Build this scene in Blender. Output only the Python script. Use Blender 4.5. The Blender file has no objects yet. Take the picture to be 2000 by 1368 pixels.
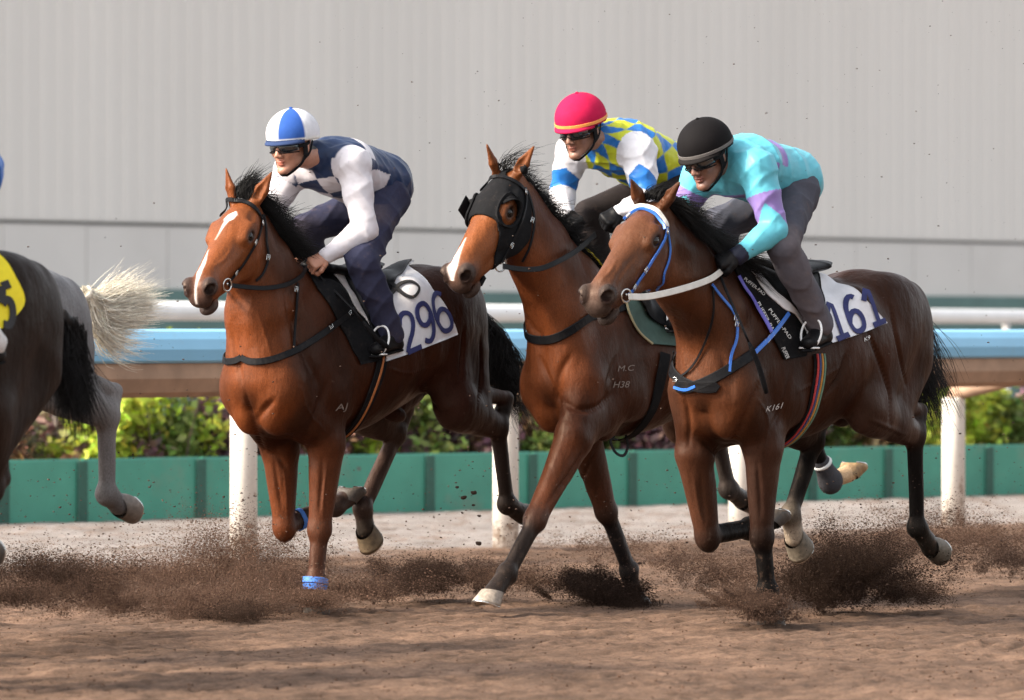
import bpy, bmesh, math, random
import numpy as np
from mathutils import Vector, Matrix
from mathutils.geometry import delaunay_2d_cdt

# ------------------------------------------------------------------ camera, sky, sun
scene = bpy.context.scene
COL = scene.collection
H_EYE = 1.40
FPX = 12000.0
cam_d = bpy.data.cameras.new('camera')
cam = bpy.data.objects.new('camera', cam_d)
COL.objects.link(cam)
cam.location = (0, 0, H_EYE)
cam.rotation_euler = (math.radians(90), 0, 0)
cam_d.sensor_width = 36
cam_d.lens = 36 * FPX / 2000
cam_d.shift_y = -34 / 2000
cam_d.clip_start = 0.5
cam_d.clip_end = 2000
cam_d.dof.use_dof = True
cam_d.dof.focus_distance = 29.6
cam_d.dof.aperture_fstop = 4.0
scene.camera = cam

SUN_AZ = math.radians(248)     # compass-like angle of the sun measured from +Y clockwise
SUN_EL = math.radians(36)
world = bpy.data.worlds.new('World'); scene.world = world
world.use_nodes = True
wn = world.node_tree
bg = wn.nodes['Background']
sky = wn.nodes.new('ShaderNodeTexSky')
sky.sky_type = 'NISHITA'; sky.sun_disc = False
sky.sun_elevation = SUN_EL; sky.sun_rotation = SUN_AZ
sky.dust_density = 4.0; sky.air_density = 1.0
hz = wn.nodes.new('ShaderNodeHueSaturation')          # a milky, hazy sky
hz.inputs['Saturation'].default_value = 0.22
wn.links.new(sky.outputs[0], hz.inputs['Color']); wn.links.new(hz.outputs[0], bg.inputs[0]); bg.inputs[1].default_value = 0.132
sl = bpy.data.lights.new('sun', 'SUN'); sl.energy = 2.1; sl.angle = math.radians(8); sl.color = (1, .86, .68)
so = bpy.data.objects.new('sun', sl); COL.objects.link(so)
sdir = Vector((math.sin(SUN_AZ) * math.cos(SUN_EL), math.cos(SUN_AZ) * math.cos(SUN_EL), math.sin(SUN_EL)))
so.rotation_euler = sdir.to_track_quat('Z', 'Y').to_euler()
so.location = (-20, -10, 30)
scene.view_settings.view_transform = 'Standard'
scene.view_settings.look = 'None'
scene.view_settings.exposure = 1.6
scene.view_settings.gamma = 1

rng = np.random.default_rng(7)
random.seed(7)
A = lambda *x: np.array(x, float)

def norm(v):
    v = np.asarray(v, float)
    return v / max(1e-9, np.linalg.norm(v))

# ------------------------------------------------------------------ object helpers
def tag(o, label=None, cat=None, group=None, kind=None):
    if label: o['label'] = label
    if cat: o['category'] = cat
    if group: o['group'] = group
    if kind: o['kind'] = kind
    return o

def empty(name, loc, rz=0.0):
    o = bpy.data.objects.new(name, None); COL.objects.link(o)
    o.location = loc; o.rotation_euler = (0, 0, rz); o.empty_display_size = .2
    return o

def mesh_obj(name, V, Fc, mat, parent=None, col=None, smooth=True, loc=None):
    """V (n,3); Fc list of faces or (m,k) array"""
    me = bpy.data.meshes.new(name)
    V = np.asarray(V, np.float32)
    if isinstance(Fc, np.ndarray):
        m, k = Fc.shape
        me.vertices.add(len(V)); me.vertices.foreach_set('co', V.ravel())
        me.loops.add(m * k); me.loops.foreach_set('vertex_index', Fc.astype(np.int32).ravel())
        me.polygons.add(m)
        me.polygons.foreach_set('loop_start', np.arange(0, m * k, k, dtype=np.int32))
        me.update(calc_edges=True)
    else:
        me.from_pydata([tuple(map(float, v)) for v in V], [], [tuple(int(i) for i in f) for f in Fc])
    me.validate()
    if smooth:
        me.polygons.foreach_set('use_smooth', [True] * len(me.polygons))
    if col is not None and len(me.vertices) == len(col):
        at = me.color_attributes.new('Col', 'FLOAT_COLOR', 'POINT')
        c4 = np.ones((len(V), 4), np.float32); c4[:, :3] = np.clip(col, 0, 1)
        at.data.foreach_set('color', c4.ravel())
    for m_ in (mat if isinstance(mat, (list, tuple)) else [mat]):
        me.materials.append(m_)
    o = bpy.data.objects.new(name, me); COL.objects.link(o)
    if parent is not None: o.parent = parent
    if loc is not None: o.location = loc
    return o

class MB:
    """collects shapes for one mesh"""
    def __init__(s): s.v = []; s.f = []; s.n = 0
    def add(s, V, Fc):
        s.v.append(np.asarray(V, float)); s.f += [tuple(i + s.n for i in f) for f in Fc]; s.n += len(V)
    def box(s, c, size, R=None, bev=0.0):
        hx, hy, hz = np.array(size) / 2
        b = min(bev, hx * .9, hy * .9, hz * .9)
        if b <= 0:
            V = np.array([[x, y, z] for x in (-hx, hx) for y in (-hy, hy) for z in (-hz, hz)])
            Fc = [(0, 1, 3, 2), (4, 6, 7, 5), (0, 4, 5, 1), (2, 3, 7, 6), (0, 2, 6, 4), (1, 5, 7, 3)]
        else:
            V = []; idx = {}
            for sx in (-1, 1):
                for sy in (-1, 1):
                    for sz in (-1, 1):
                        for a in range(3):
                            p = [sx * (hx - b), sy * (hy - b), sz * (hz - b)]
                            p[a] += (sx, sy, sz)[a] * b
                            idx[(sx, sy, sz, a)] = len(V); V.append(p)
            Fc = []
            for a in range(3):
                o1, o2 = [i for i in range(3) if i != a]
                for sg in (-1, 1):
                    q = []
                    for (s1, s2) in ((-1, -1), (1, -1), (1, 1), (-1, 1)):
                        k = [0, 0, 0]; k[a] = sg; k[o1] = s1; k[o2] = s2
                        q.append(idx[(k[0], k[1], k[2], a)])
                    flip = (sg < 0) ^ (a == 1)
                    Fc.append(tuple(q[::-1]) if flip else tuple(q))
            for a in range(3):
                o1, o2 = [i for i in range(3) if i != a]
                for s1 in (-1, 1):
                    for s2 in (-1, 1):
                        q = []
                        for sg, w in ((-1, o1), (1, o1), (1, o2), (-1, o2)):
                            k = [0, 0, 0]; k[a] = sg; k[o1] = s1; k[o2] = s2
                            q.append(idx[(k[0], k[1], k[2], w)])
                        Fc.append(tuple(q))
            for sx in (-1, 1):
                for sy in (-1, 1):
                    for sz in (-1, 1):
                        Fc.append(tuple(idx[(sx, sy, sz, a)] for a in range(3)))
            V = np.array(V)
        if R is not None: V = V @ np.array(R).T
        s.add(V + np.array(c), Fc)
    def tube(s, pts, r, n=10, caps=True, flat=None):
        pts = np.asarray(pts, float); m = len(pts)
        r = np.broadcast_to(np.asarray(r, float), (m,))
        T = np.gradient(pts, axis=0); T /= np.maximum(1e-9, np.linalg.norm(T, axis=1))[:, None]
        up = A(0, 0, 1) if abs(T[0] @ A(0, 0, 1)) < .9 else A(1, 0, 0)
        V = []; prev = norm(up - T[0] * (T[0] @ up))
        for i in range(m):
            u = norm(prev - T[i] * (T[i] @ prev)); prev = u; w = np.cross(T[i], u)
            for k in range(n):
                a = 2 * math.pi * k / n
                V.append(pts[i] + r[i] * (math.cos(a) * u + math.sin(a) * w))
        Fc = [(i * n + k, i * n + (k + 1) % n, (i + 1) * n + (k + 1) % n, (i + 1) * n + k) for i in range(m - 1) for k in range(n)]
        if caps: Fc += [tuple(range(n))[::-1], tuple((m - 1) * n + k for k in range(n))]
        s.add(V, Fc)
    def build(s, name, mat, parent=None, smooth=False, col=None, bevel=None, loc=None):
        V = np.concatenate(s.v)
        if col is not None: col = np.tile(np.array(col, float), (len(V), 1))
        return mesh_obj(name, V, s.f, mat, parent, smooth=smooth, col=col, loc=loc)

# ------------------------------------------------------------------ materials
def new_mat(name):
    m = bpy.data.materials.new(name); m.use_nodes = True
    return m, m.node_tree.nodes, m.node_tree.links, m.node_tree.nodes['Principled BSDF']

def N(nodes, t, **kw):
    n = nodes.new(t)
    for k, v in kw.items():
        if k.startswith('i_'): n.inputs[k[2:].replace('_', ' ')].default_value = v
        else: setattr(n, k, v)
    return n

def simple(name, color, rough=.5, metal=0, spec=.5, noise=0.12, nscale=30, bump=0.0, bscale=200, coat=0, vcol=False, stretch=None, sheen=0, dirt=0, dirtcol=(.2, .13, .09), dirtz=None):
    m, nd, lk, b = new_mat(name)
    b.inputs['Roughness'].default_value = rough; b.inputs['Metallic'].default_value = metal
    b.inputs['Specular IOR Level'].default_value = spec
    b.inputs['Coat Weight'].default_value = coat
    if sheen:
        b.inputs['Sheen Weight'].default_value = sheen; b.inputs['Sheen Roughness'].default_value = .4
    tc = N(nd, 'ShaderNodeTexCoord')
    vec = tc.outputs['Object']
    if stretch:
        mp = N(nd, 'ShaderNodeMapping'); mp.inputs['Scale'].default_value = stretch
        lk.new(vec, mp.inputs[0]); vec = mp.outputs[0]
    nz = N(nd, 'ShaderNodeTexNoise'); nz.inputs['Scale'].default_value = nscale; nz.inputs['Detail'].default_value = 6
    lk.new(vec, nz.inputs['Vector'])
    if vcol:
        at = N(nd, 'ShaderNodeVertexColor', layer_name='Col'); base = at.outputs[0]
    else:
        rgb = N(nd, 'ShaderNodeRGB'); rgb.outputs[0].default_value = (*color, 1); base = rgb.outputs[0]
    mr = N(nd, 'ShaderNodeMapRange'); mr.inputs['From Min'].default_value = .25; mr.inputs['From Max'].default_value = .75
    mr.inputs['To Min'].default_value = 1 - noise; mr.inputs['To Max'].default_value = 1 + noise
    lk.new(nz.outputs['Fac'], mr.inputs[0])
    vm = N(nd, 'ShaderNodeVectorMath', operation='SCALE')
    lk.new(base, vm.inputs[0]); lk.new(mr.outputs[0], vm.inputs['Scale'])
    out = vm.outputs[0]
    if dirt:
        n2 = N(nd, 'ShaderNodeTexNoise'); n2.inputs['Scale'].default_value = nscale * .35; n2.inputs['Detail'].default_value = 8; n2.inputs['Roughness'].default_value = .75
        lk.new(vec, n2.inputs['Vector'])
        r2 = N(nd, 'ShaderNodeMapRange'); r2.inputs['From Min'].default_value = .55; r2.inputs['From Max'].default_value = .72; r2.inputs['To Max'].default_value = dirt
        lk.new(n2.outputs['Fac'], r2.inputs[0])
        if dirtz:      # splashes get thicker towards the ground
            sp = N(nd, 'ShaderNodeSeparateXYZ'); lk.new(tc.outputs['Object'], sp.inputs[0])
            zr = N(nd, 'ShaderNodeMapRange'); zr.inputs['From Min'].default_value = dirtz[0]; zr.inputs['From Max'].default_value = dirtz[1]
            zr.inputs['To Min'].default_value = .47; zr.inputs['To Max'].default_value = .66; lk.new(sp.outputs[2], zr.inputs[0])
            za = N(nd, 'ShaderNodeMath', operation='ADD'); za.inputs[1].default_value = .07; lk.new(zr.outputs[0], za.inputs[0])
            lk.new(zr.outputs[0], r2.inputs['From Min']); lk.new(za.outputs[0], r2.inputs['From Max'])
        mx = N(nd, 'ShaderNodeMixRGB'); mx.inputs[2].default_value = (*dirtcol, 1)
        lk.new(r2.outputs[0], mx.inputs[0]); lk.new(out, mx.inputs[1]); out = mx.outputs[0]
    lk.new(out, b.inputs['Base Color'])
    if bump:
        nb = N(nd, 'ShaderNodeTexNoise'); nb.inputs['Scale'].default_value = bscale; nb.inputs['Detail'].default_value = 4
        lk.new(vec, nb.inputs['Vector'])
        bp = N(nd, 'ShaderNodeBump'); bp.inputs['Strength'].default_value = bump; bp.inputs['Distance'].default_value = .004
        lk.new(nb.outputs['Fac'], bp.inputs['Height']); lk.new(bp.outputs[0], b.inputs['Normal'])
    return m

M = {}
def coat_material():
    m, nd, lk, b = new_mat('horse_coat')
    at = N(nd, 'ShaderNodeVertexColor', layer_name='Col')
    tc = N(nd, 'ShaderNodeTexCoord')
    mp = N(nd, 'ShaderNodeMapping'); mp.inputs['Scale'].default_value = (1, 1, .45)
    lk.new(tc.outputs['Object'], mp.inputs[0])
    n1 = N(nd, 'ShaderNodeTexNoise', i_Scale=4.5, i_Detail=5.0); lk.new(mp.outputs[0], n1.inputs['Vector'])
    n2 = N(nd, 'ShaderNodeTexNoise', i_Scale=220.0, i_Detail=3.0); lk.new(mp.outputs[0], n2.inputs['Vector'])
    mr = N(nd, 'ShaderNodeMapRange'); mr.inputs['From Min'].default_value = .3; mr.inputs['From Max'].default_value = .7
    mr.inputs['To Min'].default_value = .6; mr.inputs['To Max'].default_value = 1.4
    lk.new(n1.outputs['Fac'], mr.inputs[0])
    mr2 = N(nd, 'ShaderNodeMapRange'); mr2.inputs['From Min'].default_value = .3; mr2.inputs['From Max'].default_value = .7
    mr2.inputs['To Min'].default_value = .75; mr2.inputs['To Max'].default_value = 1.3
    lk.new(n2.outputs['Fac'], mr2.inputs[0])
    mm = N(nd, 'ShaderNodeMath', operation='MULTIPLY'); lk.new(mr.outputs[0], mm.inputs[0]); lk.new(mr2.outputs[0], mm.inputs[1])
    vm = N(nd, 'ShaderNodeVectorMath', operation='SCALE'); lk.new(at.outputs[0], vm.inputs[0]); lk.new(mm.outputs[0], vm.inputs['Scale'])
    # dried track dirt on the legs and belly
    sp = N(nd, 'ShaderNodeSeparateXYZ'); lk.new(tc.outputs['Object'], sp.inputs[0])
    zr = N(nd, 'ShaderNodeMapRange'); zr.inputs['From Min'].default_value = .05; zr.inputs['From Max'].default_value = 1.25; zr.inputs['To Min'].default_value = .50; zr.inputs['To Max'].default_value = .70; lk.new(sp.outputs[2], zr.inputs[0])
    za = N(nd, 'ShaderNodeMath', operation='ADD'); za.inputs[1].default_value = .09; lk.new(zr.outputs[0], za.inputs[0])
    n5 = N(nd, 'ShaderNodeTexNoise', i_Scale=34.0, i_Detail=8.0, i_Roughness=.72); lk.new(tc.outputs['Object'], n5.inputs['Vector'])
    r5 = N(nd, 'ShaderNodeMapRange'); r5.inputs['To Max'].default_value = .65; lk.new(n5.outputs['Fac'], r5.inputs[0]); lk.new(zr.outputs[0], r5.inputs['From Min']); lk.new(za.outputs[0], r5.inputs['From Max'])
    mx5 = N(nd, 'ShaderNodeMixRGB'); mx5.inputs[2].default_value = (.050, .032, .023, 1); lk.new(r5.outputs[0], mx5.inputs[0]); lk.new(vm.outputs[0], mx5.inputs[1])
    lk.new(mx5.outputs[0], b.inputs['Base Color'])
    # sweat and grooming make the gloss uneven
    n3 = N(nd, 'ShaderNodeTexNoise', i_Scale=7.0, i_Detail=6.0); lk.new(mp.outputs[0], n3.inputs['Vector'])
    r3 = N(nd, 'ShaderNodeMapRange'); r3.inputs['From Min'].default_value = .35; r3.inputs['From Max'].default_value = .65
    r3.inputs['To Min'].default_value = .36; r3.inputs['To Max'].default_value = .60
    lk.new(n3.outputs['Fac'], r3.inputs[0]); lk.new(r3.outputs[0], b.inputs['Roughness'])
    bw = N(nd, 'ShaderNodeRGBToBW'); lk.new(at.outputs[0], bw.inputs[0])
    sr = N(nd, 'ShaderNodeMapRange'); sr.inputs['From Min'].default_value = .006; sr.inputs['From Max'].default_value = .016
    sr.inputs['To Min'].default_value = .05; sr.inputs['To Max'].default_value = .26; lk.new(bw.outputs[0], sr.inputs[0]); lk.new(sr.outputs[0], b.inputs['Specular IOR Level'])
    b.inputs['Specular Tint'].default_value = (1, .74, .58, 1)
    # fine veins and hair
    n4 = N(nd, 'ShaderNodeTexNoise', i_Scale=11.0, i_Detail=5.0); lk.new(mp.outputs[0], n4.inputs['Vector'])
    ad = N(nd, 'ShaderNodeMath', operation='MULTIPLY_ADD'); ad.inputs[1].default_value = .07
    lk.new(n2.outputs['Fac'], ad.inputs[0]); lk.new(n4.outputs['Fac'], ad.inputs[2])
    bp = N(nd, 'ShaderNodeBump'); bp.inputs['Strength'].default_value = .75; bp.inputs['Distance'].default_value = .022
    lk.new(ad.outputs[0], bp.inputs['Height']); lk.new(bp.outputs[0], b.inputs['Normal'])
    return m
M['coat'] = coat_material()
M['hair'] = simple('horse_hair', (0.012, .01, .009), .55, spec=.2, noise=.3, vcol=True)
M['skin'] = simple('skin', (.5, .28, .2), .45, noise=.14, nscale=60, vcol=True, bump=.15, bscale=300)
M['silk'] = simple('silk_fabric', (1, 1, 1), .42, spec=.25, noise=.06, nscale=30, vcol=True, bump=.6, bscale=24, dirt=.0, dirtcol=(.25, .18, .14))
M['velvet'] = simple('velvet_cover', (1, 1, 1), .8, spec=.12, noise=.1, nscale=30, vcol=True, bump=.2, bscale=120)
M['cloth'] = simple('woven_fabric', (1, 1, 1), .8, spec=.15, noise=.1, nscale=40, vcol=True, bump=.5, bscale=45, dirt=.3, dirtcol=(.2, .13, .1))
M['leather'] = simple('black_leather', (.006, .006, .007), .45, spec=.14, noise=.2, bump=.15, bscale=400, dirt=.2, dirtcol=(.1, .075, .06))
M['rubber'] = simple('black_rubber', (.008, .008, .009), .8, spec=.1, noise=.25, nscale=80, dirt=.25, dirtcol=(.1, .075, .06))
M['white_leather'] = simple('white_rubber', (.62, .6, .55), .5, noise=.1, dirt=.35, dirtcol=(.3, .22, .17))
M['blue_nylon'] = simple('blue_nylon', (.03, .14, .52), .4, noise=.15, nscale=120)
M['purple_nylon'] = simple('purple_nylon', (.13, .12, .5), .5, noise=.1)
M['steel'] = simple('steel', (.62, .62, .6), .22, metal=1, noise=.1)
M['alloy'] = simple('white_alloy', (.8, .8, .8), .35, noise=.05)
M['lens'] = simple('mirror_lens', (.02, .025, .03), .08, spec=.9, coat=.6)
M['eye'] = simple('horse_eye', (.008, .005, .004), .12, spec=.35, coat=.15)
M['hoof'] = simple('hoof_horn', (.2, .16, .12), .55, noise=.4, nscale=50, bump=.4, bscale=80, vcol=True, dirt=.6, dirtcol=(.16, .11, .08))
M['towel'] = simple('number_cloth', (.78, .78, .8), .85, spec=.2, noise=.06, vcol=True, bump=.4, bscale=35, dirt=.12, dirtcol=(.35, .26, .2))
M['navyprint'] = simple('navy_print', (.022, .028, .12), .8, noise=.15)
M['blackprint'] = simple('black_print', (.012, .012, .014), .7)
M['whiteprint'] = simple('white_print', (.7, .7, .68), .7)
M['brand'] = simple('freeze_brand', (.20, .155, .13), .8, noise=.4, nscale=150)
# ------------------------------------------------------------------ implicit modelling
def cone_d(P, p):
    v = P - p['p0']; ba = p['ba']; L2 = p['L2']
    t = np.clip(v @ ba / L2, 0, 1)
    c = v - t[:, None] * ba
    s = p['s']; n = p['n']; ax = p['ax']
    a = p['a0'] + (p['a1'] - p['a0']) * t; b = p['b0'] + (p['b1'] - p['b0']) * t
    cc = p['c'] if p['c'] else np.minimum(a, b)
    r = np.sqrt(((c @ s) / b) ** 2 + ((c @ n) / a) ** 2 + ((c @ ax) / cc) ** 2)
    ln = np.linalg.norm(c, axis=1)
    m = np.minimum(np.minimum(a, b), cc)
    d = ln * (1 - 1 / np.maximum(r, 1e-4))
    return np.where(r < .15, -m * (1 - r), d)

class Field:
    def __init__(s): s.prims = []; s.side = A(0, 1, 0)
    def cone(s, p0, p1, r0, r1=None, b0=None, b1=None, k=.02, col=None, side=None, sub=False, c=None, tag=None):
        p0 = A(*p0); p1 = A(*p1)
        if r1 is None: r1 = r0
        if b0 is None: b0 = r0
        if b1 is None: b1 = r1 if b0 == r0 else b0 * r1 / r0
        ba = p1 - p0
        if np.linalg.norm(ba) < 1e-5: ba = A(1e-4, 0, 0)
        ax = norm(ba); sd = A(*(s.side if side is None else side)); sd = sd - ax * (ax @ sd)
        if np.linalg.norm(sd) < 1e-4: sd = np.cross(ax, A(.3, .5, .8))
        sd = norm(sd)
        mx = max(r0, r1, b0, b1, c or 0)
        s.prims.append(dict(t='c', p0=p0, p1=p0 + ba, ba=ba, L2=ba @ ba, ax=ax, s=sd, n=np.cross(ax, sd), a0=r0, a1=r1, b0=b0, b1=b1, c=c,
                            k=k, col=None if col is None else A(*col), sub=sub, lo=np.minimum(p0, p0 + ba) - mx, hi=np.maximum(p0, p0 + ba) + mx, tag=tag))
        return s.prims[-1]
    def ell(s, c, r, ax=(1, 0, 0), side=(0, 1, 0), **kw):
        """r = (along ax, along side, along normal)"""
        c = A(*c); ax = norm(ax)
        return s.cone(c, c + ax * 1e-4, r[2], r[2], r[1], r[1], c=r[0], side=side, **kw)
    def chain(s, pts, ra, rb=None, **kw):
        for i in range(len(pts) - 1):
            s.cone(pts[i], pts[i + 1], ra[i], ra[i + 1], (rb or ra)[i], (rb or ra)[i + 1], **kw)
    def func(s, f, lo, hi, k=.02, col=None, tag=None):
        s.prims.append(dict(t='f', f=f, lo=A(*lo), hi=A(*hi), k=k, col=None if col is None else A(*col), sub=False, tag=tag))
    def d1(s, P, p): return cone_d(P, p) if p['t'] == 'c' else p['f'](P)
    def grid(s, h, marg=.05, noise=None):
        pos = [p for p in s.prims if not p['sub']]
        lo = np.min([p['lo'] for p in pos], 0) - marg * 1.5; hi = np.max([p['hi'] for p in pos], 0) + marg * 1.5
        n = np.ceil((hi - lo) / h).astype(int) + 1
        G = np.full(n, marg + .03, np.float32)
        for p in s.prims:
            e = marg + p['k']
            i0 = np.maximum(0, np.floor((p['lo'] - e - lo) / h).astype(int)); i1 = np.minimum(n, np.ceil((p['hi'] + e - lo) / h).astype(int) + 1)
            if np.any(i1 <= i0): continue
            ax = [(lo[a] + h * np.arange(i0[a], i1[a])).astype(np.float32) for a in range(3)]
            X = np.stack(np.meshgrid(*ax, indexing='ij'), -1).reshape(-1, 3)
            d = s.d1(X, p).reshape(i1 - i0).astype(np.float32)
            B = G[i0[0]:i1[0], i0[1]:i1[1], i0[2]:i1[2]]; k = p['k']
            if p['sub']:
                d = -d; hh = np.clip(.5 - .5 * (d - B) / k, 0, 1)
                B[...] = d + (B - d) * hh + k * hh * (1 - hh)
            else:
                hh = np.clip(.5 + .5 * (d - B) / k, 0, 1)
                B[...] = d + (B - d) * hh - k * hh * (1 - hh)
        if noise is not None:
            act = np.argwhere(np.abs(G) < .03)
            G[act[:, 0], act[:, 1], act[:, 2]] += noise(lo + h * act).astype(np.float32)
        s.G, s.lo_, s.h = G, lo, h
        return s
    def sample(s, P):
        q = (np.asarray(P, float) - s.lo_) / s.h
        q = np.clip(q, 0, np.array(s.G.shape) - 1.001); i = q.astype(int); f = q - i
        G = s.G; x, y, z = i[..., 0], i[..., 1], i[..., 2]; fx, fy, fz = f[..., 0], f[..., 1], f[..., 2]
        c = 0
        for dx in (0, 1):
            for dy in (0, 1):
                for dz in (0, 1):
                    c = c + G[x + dx, y + dy, z + dz] * (fx if dx else 1 - fx) * (fy if dy else 1 - fy) * (fz if dz else 1 - fz)
        return c
    def grad(s, P):
        e = s.h; P = np.asarray(P, float)
        g = np.stack([s.sample(P + d) - s.sample(P - d) for d in np.eye(3) * e], -1)
        return g / np.maximum(1e-9, np.linalg.norm(g, axis=-1))[..., None]
    def snap(s, P, off=.005, it=6):
        P = np.array(P, float)
        for _ in range(it):
            d = s.sample(P); P = P + s.grad(P) * (off - d)[..., None] * .8
        return P
    def colors(s, V, soft=.010, want_tag=False):
        W = np.zeros(len(V)); C = np.zeros((len(V), 3)); best = np.full(len(V), 1e9); bi = np.full(len(V), -1)
        bt = np.zeros(len(V))
        for j, p in enumerate(s.prims):
            if p['sub'] or p['col'] is None: continue
            m = np.all((V > p['lo'] - .06) & (V < p['hi'] + .06), 1)
            if not m.any(): continue
            d = s.d1(V[m], p); w = np.exp(-np.clip(d, -.03, .2) / soft)
            col = p['col']
            C[m] += w[:, None] * col; W[m] += w
            idx = np.where(m)[0]; bb = d < best[idx]; best[idx[bb]] = d[bb]; bi[idx[bb]] = j
        return C / np.maximum(W, 1e-12)[:, None], bi
    def mesh(s, smooth=2):
        G = s.G; sg = G < 0
        n = np.array(G.shape) - 1
        act = np.zeros(n, bool); s0 = sg[:-1, :-1, :-1]
        cs = []
        for dx in (0, 1):
            for dy in (0, 1):
                for dz in (0, 1):
                    act |= sg[dx:n[0] + dx, dy:n[1] + dy, dz:n[2] + dz] != s0
        I = np.argwhere(act); idx = np.full(n, -1, np.int32); idx[act] = np.arange(len(I))
        acc = np.zeros((len(I), 3)); cnt = np.zeros(len(I))
        corner = [(a, b, c) for a in (0, 1) for b in (0, 1) for c in (0, 1)]
        val = {c: G[I[:, 0] + c[0], I[:, 1] + c[1], I[:, 2] + c[2]] for c in corner}
        for c in corner:
            for a in range(3):
                if c[a]: continue
                c2 = list(c); c2[a] = 1; c2 = tuple(c2)
                v1, v2 = val[c], val[c2]; m = (v1 < 0) != (v2 < 0)
                t = v1[m] / (v1[m] - v2[m])
                p = np.tile(np.array(c, float), (m.sum(), 1)); p[:, a] += t
                acc[m] += p; cnt[m] += 1
        V = s.lo_ + s.h * (I + acc / cnt[:, None])
        Q = []
        for a in range(3):
            b, c = (a + 1) % 3, (a + 2) % 3
            sl1 = [slice(1, n[0]), slice(1, n[1]), slice(1, n[2])]; sl1[a] = slice(0, n[a])
            sl2 = list(sl1); sl2[a] = slice(1, n[a] + 1)
            g1 = sg[tuple(sl1)]; g2 = sg[tuple(sl2)]
            E = np.argwhere(g1 != g2); off = np.array([1, 1, 1]); off[a] = 0; E = E + off
            fl = sg[E[:, 0], E[:, 1], E[:, 2]]
            def at(db, dc):
                q = E.copy(); q[:, b] -= db; q[:, c] -= dc; return idx[q[:, 0], q[:, 1], q[:, 2]]
            q = np.stack([at(1, 1), at(0, 1), at(0, 0), at(1, 0)], 1)
            q[~fl] = q[~fl][:, ::-1]
            Q.append(q)
        Q = np.concatenate(Q)
        e = np.concatenate([Q[:, [0, 1]], Q[:, [1, 2]], Q[:, [2, 3]], Q[:, [3, 0]]])
        for _ in range(smooth):
            for lam in (.55, -.5):
                acc = np.zeros_like(V); cn = np.bincount(e[:, 0], minlength=len(V)) + np.bincount(e[:, 1], minlength=len(V))
                for a in range(3):
                    acc[:, a] = np.bincount(e[:, 0], V[e[:, 1], a], len(V)) + np.bincount(e[:, 1], V[e[:, 0], a], len(V))
                V = V + lam * (acc / np.maximum(cn, 1)[:, None] - V)
        return V, Q

def wave_noise(seed, freq, n=10, ridged=False):
    r = np.random.default_rng(seed); K = r.normal(size=(n, 3)); K /= np.linalg.norm(K, axis=1)[:, None]
    K *= (freq * r.uniform(.6, 1.6, n))[:, None]; ph = r.uniform(0, 6.28, n)
    def f(P):
        v = np.sin(P @ K.T + ph)
        if ridged: v = 1 - 2 * np.abs(v) ** .7
        return v.mean(1) * math.sqrt(n) * .6
    return f

def resample(pts, n):
    pts = np.asarray(pts, float)
    # Catmull-Rom
    P = np.vstack([2 * pts[0] - pts[1], pts, 2 * pts[-1] - pts[-2]]); out = []
    seg = 12
    for i in range(1, len(P) - 2):
        for t in np.linspace(0, 1, seg, endpoint=False):
            a, b, c, d = P[i - 1:i + 3]
            out.append(.5 * ((2 * b) + (-a + c) * t + (2 * a - 5 * b + 4 * c - d) * t ** 2 + (-a + 3 * b - 3 * c + d) * t ** 3))
    out.append(pts[-1]); out = np.array(out)
    L = np.r_[0, np.cumsum(np.linalg.norm(np.diff(out, axis=0), axis=1))]
    s = np.linspace(0, L[-1], n)
    return np.stack([np.interp(s, L, out[:, k]) for k in range(out.shape[1])], 1)

def ribbon(mb, pts, nrm, w, th):
    pts = np.asarray(pts, float); nrm = np.asarray(nrm, float); m = len(pts)
    w = np.broadcast_to(np.asarray(w, float), (m,))
    T = np.gradient(pts, axis=0); T /= np.maximum(1e-9, np.linalg.norm(T, axis=1))[:, None]
    B = np.cross(T, nrm); B /= np.maximum(1e-9, np.linalg.norm(B, axis=1))[:, None]
    Nn = np.cross(B, T)
    V = []
    for i in range(m):
        for (x, y) in ((-.5, 0), (-.42, 1), (.42, 1), (.5, 0), (.42, -.6), (-.42, -.6)):
            V.append(pts[i] + B[i] * w[i] * x + Nn[i] * th * y)
    n = 6
    Fc = [(i * n + k, i * n + (k + 1) % n, (i + 1) * n + (k + 1) % n, (i + 1) * n + k) for i in range(m - 1) for k in range(n)]
    Fc += [tuple(range(n))[::-1], tuple((m - 1) * n + k for k in range(n))]
    mb.add(V, Fc)

def torus(mb, c, nrm, R, r, n=20, m=8):
    nrm = norm(nrm); u = norm(np.cross(nrm, A(.3, .2, .9))); v = np.cross(nrm, u); V = []
    for i in range(n):
        a = 2 * math.pi * i / n; d = math.cos(a) * u + math.sin(a) * v
        for j in range(m):
            b = 2 * math.pi * j / m
            V.append(A(*c) + d * (R + r * math.cos(b)) + nrm * r * math.sin(b))
    Fc = [(i * m + j, ((i + 1) % n) * m + j, ((i + 1) % n) * m + (j + 1) % m, i * m + (j + 1) % m) for i in range(n) for j in range(m)]
    mb.add(V, Fc)

def sphere(mb, c, r, nu=16, nv=10, R=None):
    r = np.broadcast_to(np.asarray(r, float), (3,)); V = []
    for j in range(nv + 1):
        th = math.pi * j / nv
        for i in range(nu):
            ph = 2 * math.pi * i / nu
            V.append([math.sin(th) * math.cos(ph), math.sin(th) * math.sin(ph), math.cos(th)])
    V = np.array(V) * r
    if R is not None: V = V @ np.array(R).T
    Fc = [(j * nu + i, (j + 1) * nu + i, (j + 1) * nu + (i + 1) % nu, j * nu + (i + 1) % nu) for j in range(nv) for i in range(nu)]
    mb.add(V + A(*c), Fc)

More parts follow.
